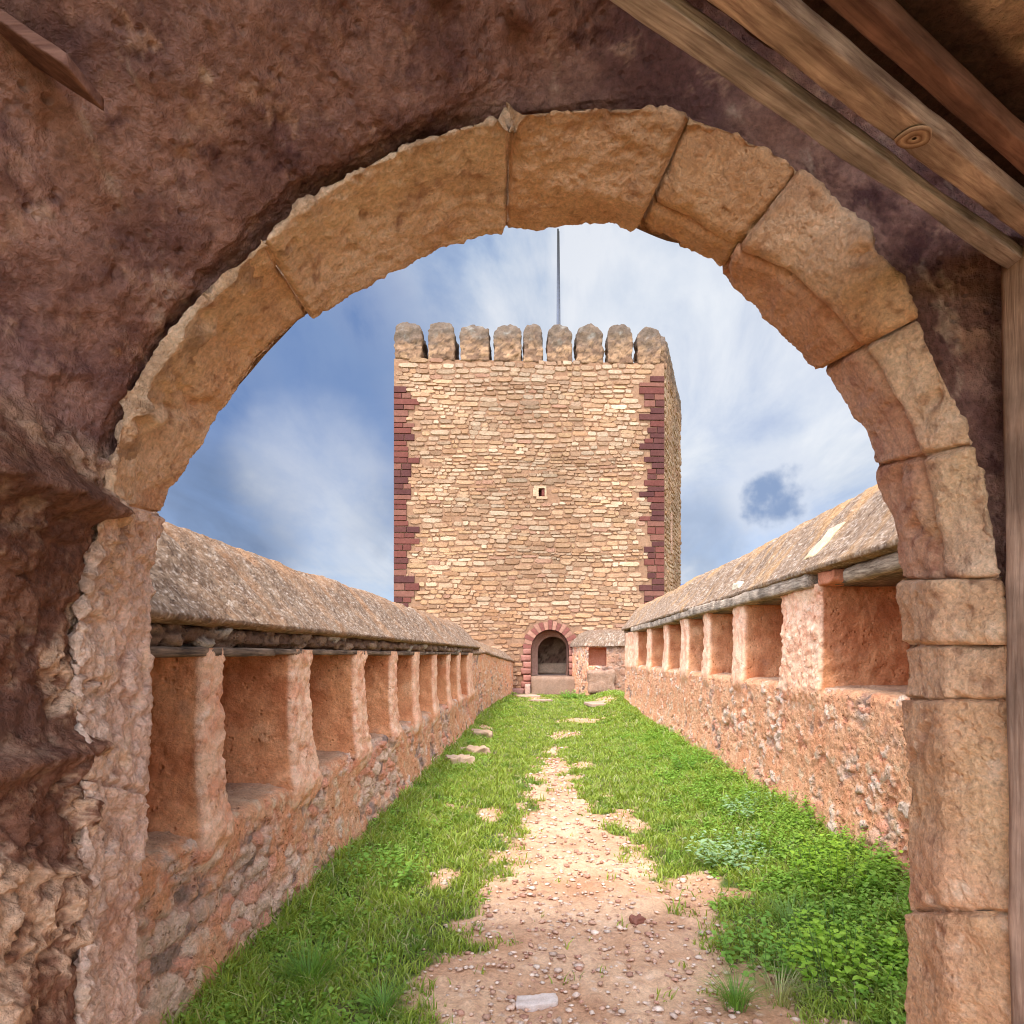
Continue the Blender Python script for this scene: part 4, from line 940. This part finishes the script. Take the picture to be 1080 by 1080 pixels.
b2 = beam('timber_beam', .07, .12, .905, .94, -.25, 1.35, M['beam_b'], 'broad reddish timber with a round knot, second from the arch', 62, grp=G)
beam('timber_beam', .13, .165, .95, .985, -.25, 1.45, M['beam_c'], 'dark brown timber set higher, beside the rough plaster ceiling', 63, grp=G)
def knot():
    # dead knot in the broad beam
    a, q = .60, .098; c = BP + BD * a + BN * q; V = []; F = []; CC = []
    for k, (r, z) in enumerate(((.030, .0), (.027, -.006), (.020, -.003), (.012, -.006), (.004, -.004))):
        for j in range(20):
            t = j * 2 * math.pi / 20; V.append((c[0] + r * math.cos(t) * (1 + .1 * math.sin(3 * t)), c[1] + r * .8 * math.sin(t), .9015 + z)); CC.append(lin(190, 156, 128) if k % 2 == 0 else lin(120, 84, 64))
    F = [tuple(f) for f in gfaces(5, 20, cv=True)]
    o = mk('knot', V, F, M['pebble'], None, CC); wl = o.location.copy(); o.parent = b2
    bpy.context.view_layer.update(); o.matrix_parent_inverse = b2.matrix_world.inverted(); 
knot()
def corner_timber():
    o = block('timber_beam', (-1.30, 1.15, 1.175), (-.83, 1.25, 1.20), M['beam_c'], None, n=(50, 8, 6), amp=.006, sc=6, rnd=.2, jit=.05, seed=66, taper=lambda P, z: np.stack([P[:, 0], P[:, 1], P[:, 2] - P[:, 0] * .66], -1))
    tag(o, 'short thin timber end set into the dark vault in the top left corner', 'timber beam')
corner_timber()
def ceiling():
    na, nq = 160, 120; a = np.linspace(-.5, 1.8, na); q = np.linspace(-.02, 1.5, nq); Aa, Q = np.meshgrid(a, q, indexing='ij')
    X = BP[0] + BD[0] * Aa + BN[0] * Q; Y = BP[1] + BD[1] * Aa + BN[1] * Q; Z = 1.035 + 0 * X
    P = np.stack([X, Y, Z], -1); h = .014 * fbm(P, 5, 4, 90, .6) + .008 * fbm(P, 30, 3, 91); P[..., 2] += h - .01 * sst(.3, .5, Q)
    w1, w2, wid = worley(P * 22, 92); P[..., 2] += .015 * sst(.4, .1, w1) * (wid > .6) 
    c = mixc(lin(196, 160, 132), lin(160, 122, 98), sst(-.4, .4, fbm(P, 5, 4, 93)))
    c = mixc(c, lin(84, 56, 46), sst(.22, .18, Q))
    o = mk('plaster_ceiling', P, gfaces(na, nq), M['vault'], None, c); tag(o, 'rough tan plaster ceiling in the top right corner behind the timbers', 'ceiling', kind=None)
ceiling()
def post():
    # vertical timber at the right edge, leaning a little
    tp = lambda P, s: np.stack([P[:, 0] - .014 * P[:, 2] - .000, P[:, 1], P[:, 2]], -1)
    o = block('door_post', (1.10, 1.44, -1.6), (1.24, 1.58, .93), M['postwood'], None, n=(8, 8, 70), amp=.007, sc=4, rnd=.12, jit=.03, seed=71, taper=tp)
    tag(o, 'upright worn timber door post at the right edge of the arch', 'door post')
post()

# ------------------------------------------------------------------ stones lying about
def rock(name, x, d, sx, sy, sz, col, label, seed, rot=0, grp=None, cat='stone', rnd=.35):
    z = float(gz(x, d)); o = block(name, (x - sx / 2, d - sy / 2, z - sz * .3), (x + sx / 2, d + sy / 2, z + sz * .7), M['pebble'], None, col, n=(14, 14, 8), amp=min(sx, sy, sz) * .35, sc=3.5 / max(sx, sy), rnd=rnd, jit=.25, rot=rot, seed=seed)
    tag(o, label, cat, grp); return o
rock('flat_stone', -.04, 3.07, .19, .09, .04, lin(206, 184, 164), 'flat pale stone lying on the earth path at the bottom of the picture', 1, .1)
rock('flat_stone', .55, 3.95, .08, .06, .045, lin(150, 96, 76), 'small dark red stone on the right side of the earth path', 2, .5)
rock('rock', -1.22, 9.5, .34, .3, .16, lin(198, 164, 130), 'pale rock nearest us at the foot of the left parapet', 3, .4, 'rocks at the foot of the left parapet')
rock('rock', -1.12, 10.6, .4, .36, .14, lin(190, 156, 122), 'broad rock sunk in the grass at the foot of the left parapet, the middle one', 4, .9, 'rocks at the foot of the left parapet')
rock('rock', -1.2, 12.6, .36, .5, .16, lin(184, 150, 118), 'farthest rock at the foot of the left parapet', 5, .2, 'rocks at the foot of the left parapet')
rock('flagstone', -.62, 21.9, .75, .8, .1, lin(180, 148, 120), 'large pale flagstone in the grass in front of the tower door', 6, .3)
rock('flagstone', -.15, 20.2, .5, .6, .08, lin(186, 152, 122), 'smaller flagstone in the grass nearer than the large one by the door', 7, .8)
rock('flagstone', 1.5, 18.2, .7, .9, .09, lin(188, 154, 126), 'worn flagstone in the grass by the end of the right parapet', 8, .2)

def gravel():
    n = 7000; d = 2.2 + 12 * rs.rand(n) ** 1.9; x = -1.3 + 3.1 * rs.rand(n); m = dirt(x, d); k = rs.rand(n) < m * .95; x, d = x[k], d[k]; n = len(x)
    s = 0.0035 + .012 * rs.rand(n) ** 4 + .0012 * d
    ico = np.array([(0, 0, 1), (.9, 0, .35), (.28, .85, .4), (-.72, .53, .3), (-.72, -.53, .4), (.28, -.85, .3), (.5, .4, -.5), (-.6, .1, -.5), (.2, -.6, -.5)])
    F0 = np.array([(0, 1, 2), (0, 2, 3), (0, 3, 4), (0, 4, 5), (0, 5, 1), (1, 6, 2), (2, 6, 3), (3, 6, 7), (3, 7, 4), (4, 7, 8), (4, 8, 5), (5, 8, 1), (1, 8, 6)])
    V = ico[None] * (1 + .5 * (rs.rand(n, 9, 1) - .5)) * np.stack([s * (1 + rs.rand(n)), s * (1 + rs.rand(n)), s * (.5 + .4 * rs.rand(n))], -1)[:, None]
    a = rs.rand(n) * 6.28; ca, sa = np.cos(a)[:, None], np.sin(a)[:, None]
    V = np.stack([V[..., 0] * ca - V[..., 1] * sa + x[:, None], V[..., 0] * sa + V[..., 1] * ca + d[:, None], V[..., 2] + (gz(x, d) + s * .15 + .006)[:, None]], -1)
    F = (F0[None] + (np.arange(n) * 9)[:, None, None]).reshape(-1, 3)
    pal = np.array([lin(212, 174, 144), lin(200, 156, 126), lin(222, 194, 166), lin(190, 140, 112), lin(206, 176, 150), lin(234, 202, 172)])
    c = pal[rs.randint(0, 6, n)] * (.8 + .35 * rs.rand(n, 1)); c = np.repeat(c, 9, 0)
    tag(mk('gravel', V.reshape(-1, 3), F, M['pebble'], None, c, smooth=False), 'loose gravel and pebbles scattered on the earth path', kind='stuff')
gravel()

# ------------------------------------------------------------------ grass and weeds
def inside(x, d):
    xl = np.where(d < 15, -1.58, -1.6 + .45 * sst(15, 24, d)); xr = np.where(d < 18.5, 2.2, 2.6)
    bast = (d > 21.2) & (x > 1.3 - .16 * (d - 21.5))
    return (x > xl) & (x < xr) & ~bast & (d < 23.6) & ~((d > 22.9) & (x > -1.0) & (x < 1.1))
def grass():
    n = 420000; d = np.exp(rs.uniform(math.log(2.0), math.log(23.7), n)); x = rs.uniform(-1.6, 2.4, n)
    keep = inside(x, d); x, d = x[keep], d[keep]; m = dirt(x, d); P = np.stack([x, d, 0 * x], -1)
    thin = sst(-.45, .15, fbm(P, 2.2, 5, 31, .65)) * .85 + .15
    tuft = fbm(P, 9, 2, 33)
    edge = np.maximum(sst(1.1, 2.1, x), sst(-.8, -1.5, x))
    pr = (1 - m) ** 1.2 * thin * (1 - .6 * sst(.1, .5, fbm(P, 11, 2, 39)) * sst(1.4, .8, x)) * (.6 + .5 * sst(-.3, .4, tuft)) * np.where(d < 5, 1, 1)
    pr = np.maximum(pr, .10 * sst(.35, .6, fbm(P, 5, 2, 35)) * (1 - .0 * m))
    k = rs.rand(len(x)) < pr; x, d, edge, tuft = x[k], d[k], edge[k], tuft[k]; P = P[k]; n = len(x)
    clump = sst(.05, .5, fbm(P, 3.2, 3, 38, .6)); hgt = (.028 + .05 * rs.rand(n) ** 1.3 + .06 * clump * rs.rand(n) + .10 * edge * rs.rand(n) * (.4 + .6 * sst(-.3, .5, fbm(P, 1.8, 2, 36)))) * (1 + .5 * tuft)
    hgt *= np.where(rs.rand(n) < .02, 1.8, 1); hgt *= 1 - .25 * sst(10, 20, d)
    wd = .0016 + .0012 * rs.rand(n) + .00062 * d; a = rs.rand(n) * 6.28; la = rs.rand(n) * 6.28; lean = hgt * (.2 + .9 * rs.rand(n))
    base = np.stack([x, d, gz(x, d) - .012], -1); side = np.stack([np.cos(a), np.sin(a), 0 * a], -1) * wd[:, None]
    ld = np.stack([np.cos(la), np.sin(la), 0 * la], -1)
    up = np.array([0, 0, 1.0])
    mid = base + up * (hgt * .6)[:, None] + ld * (lean * .3)[:, None]; tip = base + up * (hgt * (1 - .2 * rs.rand(n)))[:, None] + ld * lean[:, None]
    V = np.stack([base - side, base + side, mid + side * .8, mid - side * .8, tip], 1)
    o = (np.arange(n) * 5)[:, None]
    Q = np.concatenate([o + np.array([[0, 1, 2]]), o + np.array([[0, 2, 3]]), o + np.array([[3, 2, 4]])], 0)
    pal = mixc(np.array((.21, .29, .028)), np.array((.40, .44, .065)), rs.rand(n)); pal = mixc(pal, np.array((.10, .20, .02)), .6 * sst(0, .5, fbm(P, 2.4, 3, 40)))
    dry = rs.rand(n) < (.11 + .12 * sst(.2, .6, fbm(P, 3, 2, 45))); pal[dry] = np.array((.46, .40, .17)) * (.7 + .5 * rs.rand(dry.sum(), 1))
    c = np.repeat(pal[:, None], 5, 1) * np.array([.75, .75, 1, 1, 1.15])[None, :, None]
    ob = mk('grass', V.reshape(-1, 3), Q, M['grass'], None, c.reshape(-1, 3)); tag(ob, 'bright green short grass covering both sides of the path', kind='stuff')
grass()
def leaves_mesh(cent, nst, height, spread, lsize, colA, colB, rsx, narrow=.42):
    """weed clumps: stems with folded ovate leaves. cent (n,3)"""
    V = []; C_ = []; n = len(cent)
    allb = []; 
    for i in range(n):
        k = nst[i]; a = rsx.rand(k) * 6.28; r = spread[i] * np.sqrt(rsx.rand(k)); hh = height[i] * (.45 + .6 * rsx.rand(k)) * (1 - .35 * r / spread[i])
        nl = np.maximum(3, (hh / .022).astype(int)); nl = np.minimum(nl, 14)
        for j in range(k):
            t = np.linspace(.2, 1, nl[j]) ; out = np.array([math.cos(a[j]), math.sin(a[j])])
            bx = cent[i, 0] + out[0] * r[j] * (1 + .5 * t); by = cent[i, 1] + out[1] * r[j] * (1 + .5 * t); bz = cent[i, 2] + hh[j] * t
            la = rsx.rand(nl[j]) * 6.28; ls = lsize[i] * (.55 + .7 * rsx.rand(nl[j])) * (1.15 - .35 * t)
            allb.append(np.stack([bx, by, bz, la, ls, rsx.uniform(-.35, .5, nl[j]), np.full(nl[j], rsx.rand())], -1))
    Bq = np.concatenate(allb); d = np.stack([np.cos(Bq[:, 3]), np.sin(Bq[:, 3]), Bq[:, 5]], -1); d /= np.linalg.norm(d, axis=1, keepdims=True)
    s = np.stack([-np.sin(Bq[:, 3]), np.cos(Bq[:, 3]), 0 * Bq[:, 3]], -1); up = np.cross(d, s) * -1; up *= np.sign(up[:, 2:3]) ; L_ = Bq[:, 4:5]
    o = Bq[:, :3]; w_ = L_ * narrow
    pts = [o, o + d * L_ * .35 + s * w_ + up * L_ * .10, o + d * L_ * .75 + s * w_ * .75 + up * L_ * .06, o + d * L_ * 1.1 - up * L_ * .12, o + d * L_ * .75 - s * w_ * .75 + up * L_ * .06, o + d * L_ * .35 - s * w_ + up * L_ * .10, o + d * L_ * .55 - up * L_ * .02]
    V = np.stack(pts, 1); n = len(V); of = (np.arange(n) * 7)[:, None]
    F = np.concatenate([of + np.array([[a_, b_, 6]]) for a_, b_ in ((0, 1), (1, 2), (2, 3), (3, 4), (4, 5), (5, 0))], 0)
    c = mixc(np.array(colA), np.array(colB), rsx.rand(n) * .6 + .4 * Bq[:, 6]); return V.reshape(-1, 3), F, np.repeat(c, 7, 0)
def weeds():
    rx = np.random.RandomState(5)
    # low weed cover along both wall feet and on the right bank
    n = 8500; d = np.exp(rx.uniform(math.log(2.3), math.log(21), n)); x = rx.uniform(-1.55, 2.2, n); P = np.stack([x, d, 0 * x], -1)
    wR = sst(.8, 1.7, x + .35 * fbm(P, 1.5, 2, 71)) * (1 - .55 * sst(9, 15, d)); wL = sst(-.55, -1.25, x - .25 * fbm(P, 1.3, 2, 72)) * .75
    pr = np.maximum(wR, wL) * sst(-.45, .15, fbm(P, 2.3, 3, 73)) * (1 - dirt(x, d)) + .09 * sst(0, .4, fbm(P, 3, 2, 75)) * (1 - dirt(x, d))
    k = (rx.rand(n) < pr) & inside(x, d); x, d, wR, wL = x[k], d[k], wR[k], wL[k]; n = len(x)
    z = gz(x, d) - .01; e = np.maximum(wR, wL)
    V, F, c = leaves_mesh(np.stack([x, d, z], -1), np.clip((4 + 7 * rx.rand(n) * (.4 + e)).astype(int), 3, 11), (.04 + (.10 + .09 * sst(1.4, 2.0, x)) * e * (.3 + rx.rand(n))), .035 + .05 * rx.rand(n) + .003 * d,
                          .015 + .019 * rx.rand(n) + .0012 * d, (.16, .30, .025), (.34, .48, .07), rx)
    tag(mk('weeds', V, F, M['leaf'], None, c), 'low broad leaved weeds mixed with grass along the feet of both walls', kind='stuff')
    # the individual tall weeds
    def plant(px, py, R, H, nst, ls, cA, cB, label, nar=.42, wall=1.95, xx=None, dd=None):
        x, d_ = xx, dd
        V, F, c = leaves_mesh(np.array([[x, d_, float(gz(x, d_)) - .01]]), np.array([nst]), np.array([H]), np.array([R]), np.array([ls]), cA, cB, rx, nar)
        root = empty('leafy_weed', (x, d_, float(gz(x, d_))), label=label, cat='plant', group='tall weeds on the right bank' if x > 0 else None)
        mk('foliage', V, F, M['leaf'], root, c)
        # stems
        VV = []; FF = []
        for j in range(min(nst, 26)):
            a, r = rx.rand() * 6.28, R * math.sqrt(rx.rand()); hh = H * (.5 + .5 * rx.rand()); z0 = float(gz(x, d_)) - .02; i = len(VV)
            for (t, w_) in ((0, .0022), (1, .001)):
                cx, cy = x + math.cos(a) * r * (1 + .5 * t), d_ + math.sin(a) * r * (1 + .5 * t)
                for q in range(4): VV.append((cx + w_ * math.cos(q * 1.57), cy + w_ * math.sin(q * 1.57), z0 + hh * t))
            FF += [(i + q, i + (q + 1) % 4, i + 4 + (q + 1) % 4, i + 4 + q) for q in range(4)]
        mk('stems', VV, FF, M['leaf'], root, [(.16, .25, .06)] * len(VV))
    g1, g2 = (.14, .29, .03), (.30, .46, .07); s1, s2 = (.24, .36, .15), (.42, .54, .28); y1, y2 = (.22, .38, .02), (.42, .56, .06)
    plant(0, 0, .22, .34, 60, .038, y1, y2, 'bright green bushy weed, nearest us against the right jamb of the arch', xx=1.42, dd=3.15)
    plant(0, 0, .20, .30, 50, .036, g1, g2, 'green weed clump low on the right, left of the bushy one by the arch jamb', xx=1.12, dd=3.35)
    plant(0, 0, .24, .36, 60, .042, y1, y2, 'tall leafy weed against the right wall below the first wide niche', xx=1.86, dd=4.15)
    plant(0, 0, .26, .26, 60, .046, s1, s2, 'grey green sage like weed spreading in the middle of the right bank', nar=.36, xx=1.42, dd=4.9)
    plant(0, 0, .22, .26, 40, .045, s1, s2, 'grey green weed touching the right wall foot beyond the sage like one', nar=.34, xx=1.86, dd=5.9)
    plant(0, 0, .26, .30, 44, .05, g1, g2, 'broad dark weed by the right wall farther along the bank', xx=1.9, dd=8.2)
    plant(0, 0, .26, .26, 55, .036, g1, g2, 'low leafy weed at the foot of the left parapet near the arch', xx=-1.2, dd=4.6)
    plant(0, 0, .3, .34, 40, .07, g1, g2, 'bush of weeds beside the doorstep under the small bastion', xx=.9, dd=21.2)
    # dry and green long grass tufts in the near corners
    def tuft(x, d_, n_, H, R, col, label, nm='grass_tuft'):
        a = rx.rand(n_) * 6.28; r = R * .35 * rx.rand(n_); h = H * (.5 + .6 * rx.rand(n_)); out = np.stack([np.cos(a), np.sin(a), 0 * a], -1)
        b = np.array([x, d_, float(gz(x, d_)) - .01]) + out * r[:, None]; ln = (R * (.4 + .8 * rx.rand(n_)))[:, None]; up = np.array([0, 0, 1.])
        s = np.stack([-np.sin(a), np.cos(a), 0 * a], -1) * .0022; rows = []
        for t in (0, .35, .7, 1.0): 
            p = b + up * (h * (t - .42 * t * t * 1.0))[:, None] * 1.3 + out * ln * t ** 1.8; w_ = s * (1 - t * .9); rows += [p - w_, p + w_]
        V = np.stack(rows, 1); o = (np.arange(n_) * 8)[:, None]; F = np.concatenate([o + np.array([[2 * i, 2 * i + 1, 2 * i + 3, 2 * i + 2]]) for i in range(3)], 0)
        c = np.array(col) * (.7 + .6 * rx.rand(n_, 1)); tag(mk(nm, V.reshape(-1, 3), F, M['grass'], None, np.repeat(c, 8, 0)), label, 'grass tuft', 'long grass tufts')
    tuft(-1.12, 3.15, 260, .26, .22, (.15, .27, .03), 'long green grass tuft in the bottom left corner against the left wall')
    tuft(-.72, 2.95, 160, .16, .18, (.17, .29, .04), 'shorter green grass tuft right of the bottom left corner tuft')
    tuft(.86, 3.0, 220, .18, .16, (.18, .30, .04), 'green grass tuft at the bottom edge, right of the earth path')
    tuft(1.08, 3.05, 130, .22, .22, (.42, .38, .16), 'half dry straw coloured grass tuft near the bottom right weeds')
    tuft(1.38, 3.75, 150, .22, .22, (.22, .33, .07), 'fine pale green grass tuft behind the bushy weed by the arch')
weeds()
